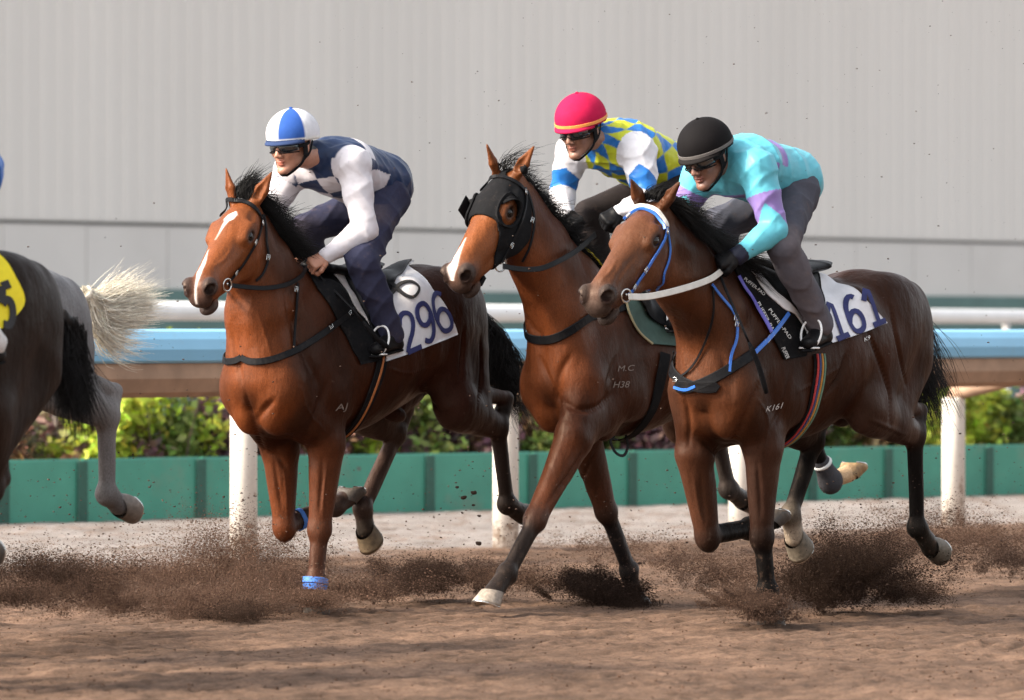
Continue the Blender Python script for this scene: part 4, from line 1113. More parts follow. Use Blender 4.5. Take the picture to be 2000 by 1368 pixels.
# white wrap on the off hind cannon
J = [h.fr.pix(*q_) for q_ in h.S['legs']['LH']]
Fw = Field(); Fw.cone(J[1] * .35 + J[3] * .65, J[3], .050, .062, .046, .055, k=.01, col=(.05, .05, .055)); Fw.ell(J[3], (.07, .06, .068), ax=norm(J[3] - J[1]), k=.03, col=(.05, .05, .055)); Fw.grid(.008); V_, Q_ = Fw.mesh(1)
mesh_obj('leg_wrap', V_, Q_, M['cloth'], h.root, col=np.tile(A(.05, .05, .056), (len(V_), 1)))
cw = J[1] * .35 + J[3] * .65; mb = MB(); torus(mb, cw, norm(J[3] - J[1]), .046, .010, 24, 8); mb.build('wrap_tape', M['whiteprint'], h.root, smooth=True)

for b_ in ((1028, 375, 80), (1040, 430, 70), (1000, 480, 60)): buckle(h, b_[:2], .022, .013, b_[2])
# ---- dark bay, 161
h = h3
strap(h, 'browband', [(1218, 420), (1228, 407), (1246, 400), (1271, 405), (1292, 424), (1303, 443)], .026, 'white_leather', .010, .006, sm=16)
strap(h, 'browband_trim', [(1219, 428), (1230, 415), (1246, 408), (1269, 413), (1287, 431), (1298, 448)], .007, 'blue_nylon', .010, .008, sm=16)
strap(h, 'cheek_strap', [(1304, 443), (1300, 462), (1288, 487), (1263, 528), (1238, 566), (1227, 576)], .016, 'blue_nylon', .008, mirror='head')
strap(h, 'throat_lash', [(1305, 450), (1309, 478), (1307, 508), (1296, 540), (1283, 568)], .013, 'blue_nylon', .008, mirror='head')
bit(h, (1223, 578))
rein(h, [(1228, 580), (1262, 580), (1300, 573), (1348, 560), (1388, 545), (1412, 528)], [.12, .14, .16, .17, .165, .14], .031, 'white_leather')
strap(h, 'yoke', [(1392, 557), (1394, 610), (1376, 672), (1348, 722), (1316, 742), (1291, 715), (1276, 684)], .011, 'leather', .010)
strap(h, 'neck_strap', [(1391, 556), (1416, 588), (1438, 619), (1440, 660), (1429, 690), (1425, 726)], .014, 'blue_nylon', .010)
strap(h, 'breast_collar', [(1473, 690), (1434, 716), (1382, 746), (1338, 760), (1312, 754)], .050, 'leather', .010, mirror='body', mid=True, sm=10)
strap(h, 'collar_strap', [(1541, 612), (1509, 654), (1474, 690)], .022, 'blue_nylon', .024, mirror='body')
strap(h, 'collar_loop', [(1316, 757), (1338, 762), (1358, 755)], .014, 'blue_nylon', .014)
girth(h, (1570, 692), (1556, 760), .085, 'rubber', .010)
for i_, (cn, cc_) in enumerate((('girth_stripe_red', (.42, .03, .03)), ('girth_stripe_navy', (.03, .05, .16)), ('girth_stripe_orange', (.45, .20, .03)), ('girth_stripe_green', (.10, .20, .14)))):
    M[cn] = simple(cn, cc_, .7); dx = i_ * 7
    girth(h, (1570, 692), (1556, 760), .011, cn, .017, 'girth_stripe', shift=.024 - .016 * i_)
pf = [(1440, 540), (1452, 562), (1470, 588), (1491, 624), (1507, 655), (1533, 702)]
pad = drape(h, 'saddle_pad', pf, [(1580, 520), (1586, 580), (1586, 640), (1574, 696)], 'rubber', .014)
strap(h, 'pad_binding', [(p_[0] + 3, p_[1] - 1) for p_ in pf[:5]], .022, 'purple_nylon', .018, parent=pad)
wf = [(1452, 518), (1480, 552), (1504, 586), (1532, 609), (1555, 622), (1570, 643), (1576, 664)]
drape(h, 'numnah', wf, [(1590, 520), (1596, 580), (1600, 630), (1590, 664)], 'towel', .022, col=(.70, .69, .70))
drape(h, 'saddle_flap', [(1462, 512), (1492, 548), (1516, 578), (1545, 604), (1563, 628), (1572, 648)], [(1596, 520), (1606, 580), (1606, 620), (1590, 650)], 'leather', .031)
nc = drape(h, 'number_cloth', [(1590, 528), (1600, 580), (1606, 630), (1612, 674)], [(1601, 531), (1621, 546), (1654, 561), (1687, 587), (1709, 609), (1731, 633)], 'towel', .020, col=(.74, .74, .77), nu=34)
for ch, O in (('1', (1632, 664)), ('6', (1667, 652)), ('1', (1703, 637))):
    numeral(h, ch, O, (44, -18), (-25, -67), .028, .0255, 'navyprint', nc)
saddle(h, -.02, -.50, 1.69)
for O, Rv in (((1478, 588), (34, 64)), ((1500, 602), (42, 58)), ((1452, 543), (40, 32))):
    u_ = norm(A(Rv[1], -Rv[0])) * 9
    text_on(h, 'PUFFER-PAD', (O[0], O[1] + 3), Rv, u_, .0165 if Rv[0] != 40 else .0165, 'whiteprint', pad)
text_on(h, 'PUFFER', (1526, 680), (10, 22), (10, -4), .0165, 'whiteprint', pad)
M['brand_white'] = simple('white_brand', (.42, .38, .35), .8, noise=.5, nscale=150)
text_on(h, 'K161', (1494, 806), (32, -8), (6, -17), .004, 'brand_white', h.root, 'freeze_brand')
text_on(h, 'K9', (1688, 668), (12, -6), (-1, -11), .004, 'whiteprint', h.root, 'freeze_brand')

for b_ in ((1438, 620, 80), (1440, 632, 80), (1508, 655, 40), (1500, 664, 40), (1318, 742, 0), (1304, 452, 80), (1262, 528, 60), (1240, 562, 60), (1476, 688, 40)): buckle(h, b_[:2], .026 if b_[0] > 1490 else .016, .014, b_[2])
# ---- near black horse, yellow cloth
h = h4
M['yellow_cloth'] = simple('yellow_cloth', (.80, .66, .02), .8, noise=.06, bump=.4, bscale=35)
ncy = drape(h, 'number_cloth', [(-120, 500), (-110, 560), (-100, 620), (-90, 680)], [(0, 514), (22, 530), (38, 560), (46, 582), (42, 604), (8, 640)], 'yellow_cloth', .018)
numeral(h, '5', (6, 640), (38, -14), (-8, -78), .036, .0235, 'blackprint', ncy)
saddle(h, -.05, -.50, 1.70); drape(h, 'saddle_flap', [(-200, 520), (-190, 560), (-180, 620), (-170, 660)], [(-110, 520), (-100, 560), (-100, 620), (-110, 650)], 'leather', .03)
for hh_ in (h4, h5):
    Q_ = lambda *a: hh_.Hd(*a)
    strap(hh_, 'browband', [Q_(.06, s_ * .09, -.02 + .03 * (1 - abs(s_))) for s_ in (-1, -.5, 0, .5, 1)], .022, 'leather', .010, is3d=True, sm=10)
    strap(hh_, 'cheek_strap', [Q_(.05, .10, -.04), Q_(.14, .11, -.09), Q_(.28, .09, -.10), Q_(.42, .07, -.10), Q_(.50, .06, -.11)], .014, 'leather', .008, is3d=True, mirror='head')
    strap(hh_, 'throat_lash', [Q_(.05, .10, -.05), Q_(.10, .09, -.16), Q_(.13, .05, -.27), Q_(.14, .0, -.28)], .013, 'leather', .008, is3d=True, mirror='head')
    for sg in (1, -1):
        b0 = hh_.F.snap(Q_(.50, .07 * sg, -.12)[None], .012)[0]; mb = MB(); torus(mb, b0, hh_.hR[1] * sg, .028, .0045, 22, 8); mb.build('bit_ring', M['steel'], hh_.root, smooth=True)
        P = resample(np.array([b0, b0 * .6 + A(.15, .17 * sg, 1.70) * .4, A(.22, .17 * sg, 1.72), A(.08, .10 * sg, 1.80)]), 24); mb = MB(); ribbon(mb, P, np.tile(A(0, 1, .1), (24, 1)), .022, .004); mb.build('rein', M['leather'], hh_.root)
    girth(hh_, (-130, 650), (-135, 690), .075, 'rubber', .012)
h = h5
saddle(h, -.05, -.50, 1.70)
drape(h, 'number_cloth', [(-160, 520), (-150, 560), (-140, 620), (-130, 660)], [(-60, 520), (-50, 560), (-45, 600), (-50, 650)], 'towel', .018, col=(.7, .7, .72))
# ------------------------------------------------------------------ jockeys
SKIN = (.42, .20, .13); SKIND = (.20, .10, .065)
def head_fn(F, c, fx, fy, fz, skin, s=1.0, k0=1.0):
    T = lambda x, y, z: c + s * (x * fx + y * fy + z * fz)
    e = lambda p, r, **k: F.ell(T(*p), [q * s for q in r], ax=fx, side=fy, **k)
    cn = lambda p, q, r0, r1, **k: F.cone(T(*p), T(*q), r0 * s, r1 * s, side=fy, **k)
    col = dict(col=skin); lip = tuple(np.array(skin) * A(1.0, .62, .62))
    e((-.012, 0, .03), (.098, .076, .088), k=.01, **col)
    e((.042, 0, -.025), (.056, .060, .078), k=.02, **col)
    for g in (-1, 1):
        cn((.0, .054 * g, -.05), (.078, .014 * g, -.100), .022, .018, k=.02, **col)
        e((.070, .040 * g, -.022), (.022, .022, .020), k=.015, **col)
        cn((.086, .012 * g, .026), (.078, .050 * g, .026), .011, .010, k=.01, **col)
        e((-.008, .077 * g, -.008), (.019, .009, .031), k=.006, **col)
        e((.108, .013 * g, -.036), (.011, .009, .009), k=.006, **col)
        F.ell(T(.101, .032 * g, .006), (.013 * s, .017 * s, .010 * s), ax=fx, side=fy, k=.008, sub=True)
    cn((.096, 0, .018), (.117, 0, -.030), .008, .012, k=.008, **col)
    e((.098, 0, -.060), (.010, .023, .0055), k=.004, col=lip); e((.095, 0, -.073), (.010, .019, .0065), k=.004, col=lip)
    e((.085, 0, -.104), (.019, .022, .017), k=.014, **col)
    F.ell(T(.112, 0, -.0665), (.012 * s, .026 * s, .002 * s), ax=fx, side=fy, k=.003, sub=True)
    return T

def hand_fn(F, w, d, n, skin, left, curl=1.0, infl=0.0, s=1.0):
    """closed hand: w wrist, d along the forearm, n out of the back of the hand"""
    d = norm(d); n = norm(n - d * (n @ d)); sd = np.cross(n, d) * (1 if left else -1)      # towards the thumb
    kn = w + d * .085
    F.cone(w - d * .01, w + d * .02, .024 + infl, .026 + infl, .030 + infl, .034 + infl, k=.015, col=skin, side=sd)
    F.cone(w + d * .02, kn, .020 + infl, .016 + infl, .036 + infl, .041 + infl, k=.012, col=skin, side=sd)
    for i, (o, l, r) in enumerate(((.031, .95, .0092), (.010, 1.05, .0096), (-.011, 1.0, .0092), (-.031, .8, .0082))):
        p = kn + sd * o * (1) + n * .004; ang = 0; r = r + infl
        for j, (ln, da) in enumerate(((.042, 62 + 5 * i), (.027, 72), (.020, 48))):
            ang += math.radians(da * curl); q = p + (d * math.cos(ang) - n * math.sin(ang)) * ln * l * s
            F.cone(p, q, r, r * .93, k=.004, col=skin, side=sd); p = q; r *= .93
    # thumb from the side of the palm, closing over the fingers
    p = w + d * .030 + sd * .036 - n * .006; q = p + d * .034 + sd * .012 - n * .018; t = q + d * .016 - n * .022 - sd * .006; u = t - n * .008 - sd * .022 + d * .004
    for a, b, r0, r1 in ((p, q, .014, .012), (q, t, .012, .011), (t, u, .011, .009)): F.cone(a, b, r0 + infl, r1 + infl, k=.006, col=skin)
    return kn

def helmet(T, fx, fy, fz, parent, colf, peak=True, band=None, s=1.0, mat='cloth', ctr=(-.016, 0, .056), rad=(.134, .116, .116)):
    nu, nv = 72, 22; V = []; C = []
    emin = math.radians(-14)
    for j in range(nv + 1):
        el = emin + (math.pi / 2 - emin) * j / nv
        for i in range(nu):
            az = 2 * math.pi * i / nu
            r_ = 1.0 + (.006 * math.cos(az * 6) * math.cos(el))
            # lower at the nape and over the ears
            dip = -.10 * max(0, -math.cos(az)) * max(0, 1 - j / 7)
            p = (ctr[0] + rad[0] * r_ * math.cos(el) * math.cos(az), ctr[1] + rad[1] * r_ * math.cos(el) * math.sin(az), ctr[2] + rad[2] * (math.sin(el) + dip * .5))
            V.append(T(*p)); C.append(colf(math.degrees(az), math.degrees(el)))
    Fc = [(j * nu + i, j * nu + (i + 1) % nu, (j + 1) * nu + (i + 1) % nu, (j + 1) * nu + i) for j in range(nv) for i in range(nu)]
    V = np.array(V); k = len(V); c0 = T(*ctr)
    V = np.vstack([V, c0 + (V[:nu] - c0) * .90, c0 + (V[:nu] - c0) * .88 + fz * .05]); C += C[:nu] + [(.02, .02, .02)] * nu
    Fc += [(i, k + i, k + (i + 1) % nu, (i + 1) % nu) for i in range(nu)] + [(k + i, k + nu + i, k + nu + (i + 1) % nu, k + (i + 1) % nu) for i in range(nu)]
    he = mesh_obj('helmet', V, Fc, M[mat], parent, col=np.array(C))
    mb = MB(); sphere(mb, T(ctr[0], 0, ctr[2] + rad[2] + .001), (.010, .010, .006), 12, 8); mb.build('button', M[mat], he, smooth=True, col=colf(60, 89))
    if band:
        P = [T(ctr[0] + (rad[0] + .003) * math.cos(a) * .985, (rad[1] + .003) * math.sin(a) * .985, ctr[2] - .012 - .004 * math.cos(a)) for a in np.linspace(0, 2 * math.pi, 60)]
        P = np.array(P); c = T(ctr[0], 0, ctr[2] - .012); nn = P - c; mb = MB(); ribbon(mb, P, nn, .016, .003); mb.build('hat_band', M[band], he)
    if peak:
        mb = MB(); V = []; n = 17
        for a in np.linspace(-1.15, 1.15, n):
            w = math.cos(a / 1.15 * math.pi / 2) ** .7
            for (r_, z) in ((.99, -.018), (.99 + .17 * w, -.030 - .004 * w), (.99 + .165 * w, -.037 - .004 * w), (.985, -.030)):
                V.append(T(ctr[0] + rad[0] * r_ * math.cos(a), rad[1] * min(r_, 1.0 + .1 * w) * math.sin(a), ctr[2] + z))
        mb.add(V, [(i * 4 + j, i * 4 + (j + 1) % 4, (i + 1) * 4 + (j + 1) % 4, (i + 1) * 4 + j) for i in range(n - 1) for j in range(4)])
        mb.build('peak', M[mat], he, smooth=True, col=peak if isinstance(peak, tuple) else (.012, .012, .014))
    return he

def goggles(T, parent, lens='lens'):
    V = []; n = 31
    for a in np.linspace(-1.25, 1.25, n):
        dip = .010 * math.exp(-(a / .16) ** 2); rr = 1.0 - .05 * math.exp(-(a / .2) ** 2)
        lo = -.020 + dip * 1.6 + .010 * max(0, abs(a) - .8); hi = .022
        for (r_, z) in ((1.0, lo), (1.03, (lo + hi) / 2), (1.0, hi), (.93, hi), (.93, lo)):
            V.append(T(.016 + .098 * rr * r_ * math.cos(a), .083 * r_ * math.sin(a), .004 + z))
    Fc = [(i * 5 + j, i * 5 + (j + 1) % 5, (i + 1) * 5 + (j + 1) % 5, (i + 1) * 5 + j) for i in range(n - 1) for j in range(5)] + [(0, 1, 2, 3, 4), tuple((n - 1) * 5 + q for q in (4, 3, 2, 1, 0))]
    g = mesh_obj('goggles', V, Fc, M[lens], parent)
    mb = MB()
    for z in (-.019, .026):
        P = np.array([T(.016 + .101 * math.cos(a), .086 * math.sin(a), z + (.012 * math.exp(-(a / .16) ** 2) if z < 0 else 0)) for a in np.linspace(-1.2, 1.2, 26)]); mb.tube(P, .0032, 6)
    mb.build('goggle_frame', M['rubber'], g, smooth=True)
    mb = MB()
    for sg in (-1, 1):
        P = np.array([T(.016 + .098 * math.cos(a), sg * .088 * math.sin(a), .004 + .012 * (a - 1.2)) for a in np.linspace(1.15, 2.6, 14)]); ribbon(mb, P, P - T(0, 0, 0), .018, .002)
    mb.build('goggle_strap', M['rubber'], g)
    return g

def jockey(h, S):
    fr = h.fr; px = lambda k: fr.pix(*S[k]) if len(S[k]) == 3 else A(*S[k][1:])
    pel, che, nkb, hd = px('pelvis'), px('chest'), px('neck'), px('head')
    base = A(pel[0], 0, pel[2] - .1)
    root = empty('person', tuple(fr.O + FW * base[0] + A(0, 0, base[2])), RZ); tag(root, S['label'], 'jockey', 'jockeys crouched over the racehorses')
    yw, pt, rl = [math.radians(v) for v in S['face']]
    fx = A(math.cos(pt) * math.cos(yw), math.cos(pt) * math.sin(yw), math.sin(pt)); fy = norm(np.cross(A(0, 0, 1), fx)); fz = np.cross(fx, fy)
    fy, fz = fy * math.cos(rl) + fz * math.sin(rl), fz * math.cos(rl) - fy * math.sin(rl)
    skin = S['skin']
    J = {k: px(k) for k in ('lsh', 'lel', 'lwr', 'lha', 'rsh', 'rel', 'rwr', 'rha', 'lhip', 'lkn', 'lan', 'lto', 'rhip', 'rkn', 'ran', 'rto')}
    for a, b in (('lsh', 'lel'), ('lel', 'lwr'), ('rsh', 'rel'), ('rel', 'rwr'), ('lhip', 'lkn'), ('lkn', 'lan'), ('lan', 'lto'), ('rhip', 'rkn'), ('rkn', 'ran')):
        print('  ', a, b, round(float(np.linalg.norm(J[a] - J[b])), 2), end=';')
    print(' torso', round(float(np.linalg.norm(pel - che)), 2), 'neck', round(float(np.linalg.norm(hd - nkb)), 2))
    side = A(0, 1, 0); sl_ = norm(J['lsh'] - J['rsh'])
    shift = lambda o: setattr(o, 'location', tuple(-base)) or o
    def body_prims(F, gr, arms=True, legs=True, torso=True, col=skin, s2=0.0):
        if torso:
            F.cone(pel, pel * .45 + che * .55, .108 + gr * 1.6, .108 + gr * 1.3, .155 + gr * 1.6, .150 + gr * 1.3, k=.03, col=col, side=sl_ * .5 + side * .5, tag='torso')
            F.cone(pel * .45 + che * .55, che, .110 + gr, .115 + gr, .145 + gr, .170 + gr, k=.03, col=col, side=sl_, tag='torso')
            F.cone(che, che * .35 + nkb * .65, .110 + gr, .06 + gr, .16 + gr, .07 + gr, k=.04, col=col, side=sl_, tag='torso')
            for q in ('l', 'r'): F.cone(che * .6 + nkb * .4, J[q + 'sh'], .085 + gr, .062 + gr, k=.05, col=col, tag='yoke')
        if arms:
            for q in ('l', 'r'):
                sh, el, wr = J[q + 'sh'], J[q + 'el'], J[q + 'wr']
                F.cone(sh, el, .058 + gr + s2, .044 + gr + s2, k=.03, col=col, tag=q + 'ua')
                F.ell(sh + (el - sh) * .35, (.09 + gr, .052 + gr + s2, .052 + gr + s2), ax=norm(el - sh), k=.03, col=col, tag=q + 'ua')
                F.cone(el, wr, .044 + gr + s2, .027 + gr * .8 + s2 * .4, k=.02, col=col, tag=q + 'fa')
                F.ell(el + (wr - el) * .3, (.08 + gr, .042 + gr + s2, .042 + gr + s2), ax=norm(wr - el), k=.02, col=col, tag=q + 'fa')
        if legs:
            for q in ('l', 'r'):
                hi, kn, an = J[q + 'hip'], J[q + 'kn'], J[q + 'an']
                F.cone(pel, hi, .11 + gr, .105 + gr, k=.04, col=col, tag='seat')
                F.cone(hi, kn, .095 + gr, .060 + gr, k=.03, col=col, tag=q + 'th')
                F.cone(kn, an, .062 + gr, .044 + gr, k=.02, col=col, tag=q + 'sn'); F.ell(kn + (an - kn) * .3, (.12, .052 + gr, .056 + gr), ax=norm(an - kn), k=.03, col=col, tag=q + 'sn')
    # body
    F = Field(); body_prims(F, -.008); T = head_fn(F, hd, fx, fy, fz, skin, 1.09)
    F.cone(T(-.02, 0, -.05), nkb, .052, .062, k=.03, col=skin)
    hn = {}
    for q, left in (('l', True), ('r', False)):
        wr, ha = J[q + 'wr'], J[q + 'ha']; n = A(*S.get(q + 'hn', (.25, .65 if left else -.65, .7)))
        hn[q] = (wr, ha - wr, n); hand_fn(F, wr, ha - wr, n, skin, left)
        F.cone(J[q + 'an'], J[q + 'to'] * .7 + J[q + 'an'] * .3, .026, .016, k=.02, col=skin)
    F.grid(.0055, .03); V, Q = F.mesh(1); C, _ = F.colors(V, .006)
    q = np.stack([(V - hd) @ fx, (V - hd) @ fy, (V - hd) @ fz], 1)
    st = (q[:, 2] < -.035) & (q[:, 2] > -.13) & (q[:, 0] > .0) & (np.abs(q[:, 1]) < .08); lipm = (np.abs(q[:, 1]) < .025) & (q[:, 2] > -.08) & (q[:, 2] < -.05)
    C = mixc(C, st * (~lipm) * S.get('stubble', .25), np.array(skin) * .45)
    hair = (q[:, 2] > -.03) & (q[:, 0] < .03) & (q[:, 2] < .2) & (np.linalg.norm(q, axis=1) < .2) & (np.abs(q[:, 1]) < .083) & ~((np.abs(q[:, 1]) > .070) & (q[:, 2] < .03)); hair &= (q[:, 2] > .0) | (q[:, 0] < -.04)
    C = mixc(C, hair * 1.0, (.012, .010, .009))
    bo = mesh_obj('body', V, Q, M['skin'], root, col=C); shift(bo)
    shp = Matrix.Translation(Vector(-base))
    hold = empty('tmp', (0, 0, 0)); parts = []
    # jacket
    Fj = Field(); g = S.get('puff', .003); body_prims(Fj, .030, legs=False, arms=False, col=(1, 1, 1)); body_prims(Fj, .015, legs=False, torso=False, s2=g, col=(1, 1, 1))
    Fj.cone(T(-.02, 0, -.075) * .35 + nkb * .65, nkb, .052, .085, k=.02, col=(1, 1, 1), tag='collar')
    if S.get('flare', True):
        Fj.cone(pel, pel + norm(pel - che) * .07 - A(0, 0, .02), .125, .12, .17, .165, k=.03, col=(1, 1, 1), side=side, tag='torso')
    f1 = fold_noise(S['seed'], 36); f3 = fold_noise(S['seed'] + 3, 26); w2 = wave_noise(S['seed'] + 1, 55, 10, True)
    Fj.grid(.0062, .03, noise=lambda P: .0068 * f1(P) + .0022 * w2(P)); V, Q = Fj.mesh(1)
    _, bi = Fj.colors(V, .006); C = S['silk'](V, Fj, bi, dict(J=J, pel=pel, che=che, nkb=nkb, sl=sl_, T=T, fx=fx))
    parts.append(mesh_obj('jacket', V, Q, M['silk'], root, col=C))
    # trousers
    Ft = Field(); body_prims(Ft, .016, arms=False, torso=False, col=(1, 1, 1)); Ft.cone(pel, pel * .7 + che * .3, .115, .11, .155, .15, k=.03, col=(1, 1, 1), side=side)
    w3 = wave_noise(S['seed'] + 2, 30, 10, True)
    Ft.grid(.007, .03, noise=lambda P: .0095 * f3(P) + .001 * w2(P)); V, Q = Ft.mesh(1)
    C = np.tile(A(*S['trouser']), (len(V), 1)); dn = wave_noise(S['seed'] + 5, 9, 8)(V)
    C = mixc(C, sstep(dn, .1, 1.0) * S.get('mud', .45) * (V[:, 2] < pel[2] - .12), (.22, .16, .14))
    parts.append(mesh_obj('trousers', V, Q, M['cloth'], root, col=C))
    # boots
    for qd in ('l', 'r'):
        an, to = J[qd + 'an'], J[qd + 'to']; sgn = 1 if qd == 'l' else -1
        Fb = Field(); d = norm(to - an); heel = an - A(d[0], d[1], 0) * .045 - A(0, 0, .055)
        Fb.cone(an + norm(J[qd + 'kn'] - an) * .10, an, .046, .042, k=.02, col=(0, 0, 0)); Fb.cone(an, heel, .044, .034, k=.02, col=(0, 0, 0))
        Fb.cone(heel + A(0, 0, .004), to, .030, .026, .034, .042, k=.02, col=(0, 0, 0)); Fb.cone(an - A(0, 0, .01), to + A(0, 0, .01), .035, .022, .034, .040, k=.02, col=(0, 0, 0))
        Fb.grid(.006, .03); V, Q = Fb.mesh(1); b_ = mesh_obj('boot', V, Q, M['leather'], root); parts.append(b_)
        mb = MB(); c = (heel + to) / 2 - A(0, 0, .030); L_ = np.linalg.norm(to - heel); dd = norm(to - heel); u_ = norm(np.cross(dd, np.cross(A(0, 0, 1), dd)))
        mb.box(c, (L_ + .05, .062, .012), R=np.array([dd, norm(np.cross(u_, dd)), u_]).T, bev=.005); sole = mb.build('sole', M['rubber'], b_)
    # gloves, watch
    for qd, left in (('l', True), ('r', False)):
        if S.get('gloves'):
            Fg = Field(); w_, d_, n_ = hn[qd]; hand_fn(Fg, w_, d_, n_, (0, 0, 0), left, infl=.0045); Fg.grid(.005, .02); V, Q = Fg.mesh(1); parts.append(mesh_obj('glove', V, Q, M['leather'], root))
    if S.get('watch'):
        w_, d_, n_ = hn['l']; d_ = norm(d_); c = w_ - d_ * .04; n_ = norm(n_ - d_ * (n_ @ d_)); s_2 = np.cross(n_, d_)
        P = np.array([c + .031 * (math.cos(a) * n_ + math.sin(a) * s_2 * 1.05) for a in np.linspace(0, 2 * math.pi, 26)]); mb = MB(); ribbon(mb, P, P - c, .020, .003); wt = mb.build('wristwatch', M['rubber'], root)
        mb = MB(); mb.box(c + n_ * .035, (.032, .028, .008), R=np.array([d_, s_2, n_]).T, bev=.004); fc_ = mb.build('watch_face', M['lens'], wt); parts.append(wt)
    hm = helmet(T, fx, fy, fz, root, S['hat'], S.get('peak', True), S.get('band'), mat=S.get('hatmat', 'velvet')); parts.append(hm)
    parts.append(goggles(T, root, S.get('lens', 'lens')))
    mb = MB()
    for sg in (-1, 1):
        P = resample(np.array([T(.02, .082 * sg, .03), T(.012, .083 * sg, -.02), T(.03, .070 * sg, -.075), T(.072, .02 * sg, -.122), T(.078, 0, -.124)]), 16); ribbon(mb, P, P - T(.0, 0, -.02), .016, .003)
        P = resample(np.array([T(-.05, .082 * sg, .02), T(-.02, .084 * sg, -.03), T(.02, .076 * sg, -.06)]), 10); ribbon(mb, P, P - T(.0, 0, -.02), .014, .003)
        P = resample(np.array([T(.012, .084 * sg, .005), T(.014, .085 * sg, -.04)]), 5); ribbon(mb, P, P - T(.0, 0, -.02), .030, .006)
    parts.append(mb.build('chin_strap', M['rubber'], root))
    mb = MB(); sphere(mb, T(.082, 0, -.118), (.016, .022, .010), 14, 8); parts.append(mb.build('chin_cup', M['rubber'], root, smooth=True))
    # stirrups belong to the saddle: irons round the boots
    for qd in ('l', 'r'):
        an, to = J[qd + 'an'], J[qd + 'to']; d = norm(to - an); mid = an * .35 + to * .65 - A(0, 0, .01)
        f_ = norm(A(d[0], d[1] * .4, 0)); s3 = norm(np.cross(A(0, 0, 1), f_))
        P = np.array([mid + s3 * (.056 * math.sin(a)) + A(0, 0, 1) * (.03 + .072 * -math.cos(a)) + f_ * .03 * (1 + math.cos(a)) * .6 for a in np.linspace(0, 2 * math.pi, 34)])
        mb = MB(); mb.tube(P, .0055, 8, caps=False); mb.box(mid - A(0, 0, .040) + f_ * .035, (.035, .10, .008), R=np.array([f_, s3, A(0, 0, 1)]).T, bev=.003); si = mb.build('stirrup_iron', M['alloy'], h.root, smooth=False)
        top = mid + A(0, 0, .105); att = A(pel[0] + .18, .20 * (1 if qd == 'l' else -1), 1.60); Pl = resample(np.array([att, att * .5 + top * .5, top]), 14); mb = MB(); ribbon(mb, Pl, np.tile(A(0, 1, .1), (14, 1)), .020, .003); mb.build('stirrup_leather', M['leather'], h.root)
    bpy.data.objects.remove(hold)
    for o in parts: shift(o)
    return root, J, hn

def whip(h, pts, label):
    P = resample(np.array([h.fr.pix(*q) for q in pts]), 20); mb = MB()
    root = empty('whip', tuple(h.fr.O + FW * P[0][0] + LF_ * P[0][1] + A(0, 0, P[0][2])), RZ); tag(root, label, 'whip', 'whips held by the jockeys')
    P = P - P[0]
    mb.tube(P[:13], np.linspace(.008, .006, 13), 8); mb.build('shaft', M['leather'], root, smooth=True)
    mb = MB(); mb.tube(P[12:], np.r_[.006, np.full(6, .013), .010], 8); mb.build('padded_flap', M['rubber'], root, smooth=True)

def silk1(V, F, bi, D):
    tg = [F.prims[b]['tag'] if b >= 0 else 'torso' for b in bi]; NAV = A(.018, .034, .085); WH = A(.60, .57, .60)
    C = np.zeros_like(V); ax = norm(D['che'] - D['pel']); s = (V - D['pel']) @ ax
    dn = np.cross(ax, D['sl']); dn = dn if dn[2] > 0 else -dn; hgt = (V - D['pel'] - s[:, None] * ax) @ dn; lat = (V - D['pel']) @ D['sl']
    C[:] = NAV
    arm = np.array([t in ('lua', 'lfa', 'rua', 'rfa') for t in tg]); C[arm] = WH
    for q in ('l', 'r'):
        d = np.linalg.norm((V - D['J'][q + 'sh']), axis=1); C = mixc(C, 1 - sstep(d, .098, .104), WH)
    # pale yoke strip over the shoulder, white lower front
    L_ = np.linalg.norm(D['che'] - D['pel'])
    y = np.abs(s - L_ * .98 - .0) ; C = mixc(C, (1 - sstep(y, .030, .036)) * (hgt > .02) * (np.abs(lat) > .05), WH)
    f = (hgt < -.02) & (s > L_ * .42) & ~arm; chk = ((np.floor((lat + .6) / .11) + np.floor((s + .02) / .12)) % 2 == 0) | (s < L_ * .8)
    C[f & chk] = WH * .98
    return C
def silk2(V, F, bi, D):
    YE = A(.48, .52, .03); BL = A(.02, .15, .46); WH = A(.62, .61, .64)
    tg = [F.prims[b]['tag'] if b >= 0 else 'torso' for b in bi]
    ax = norm(D['che'] - D['pel']); s = (V - D['pel']) @ ax; dn = np.cross(ax, D['sl']); dn = dn if dn[2] > 0 else -dn
    w = V - D['pel'] - s[:, None] * ax; th = np.arctan2(w @ D['sl'], w @ dn) * .155
    a, b = s / .085, th / .062; d = np.sin(math.pi * (a + b) * .5) * np.sin(math.pi * (a - b) * .5)
    C = BL + (YE - BL) * sstep(d, -.06, .06)[:, None]
    for q in ('l', 'r'):
        sh, el, wr = D['J'][q + 'sh'], D['J'][q + 'el'], D['J'][q + 'wr']
        m = np.array([t in (q + 'ua', q + 'fa') for t in tg]) | (np.linalg.norm(V - sh, axis=1) < .118)
        t = (V - sh) @ norm(el - sh) / np.linalg.norm(el - sh); av = norm(el - sh); u = norm(np.cross(av, A(.3, .9, .1))); vv = np.cross(av, u)
        an = np.arctan2((V - sh) @ u, (V - sh) @ vv); dd = .16 * (2 / math.pi) * np.arcsin(np.sin(an * 2))
        ua = np.array([tt == q + 'ua' for tt in tg]); blue = (t > .48 + dd) & (t < .95 + dd) & ua
        C[m] = WH; C[m & blue] = BL
    return C
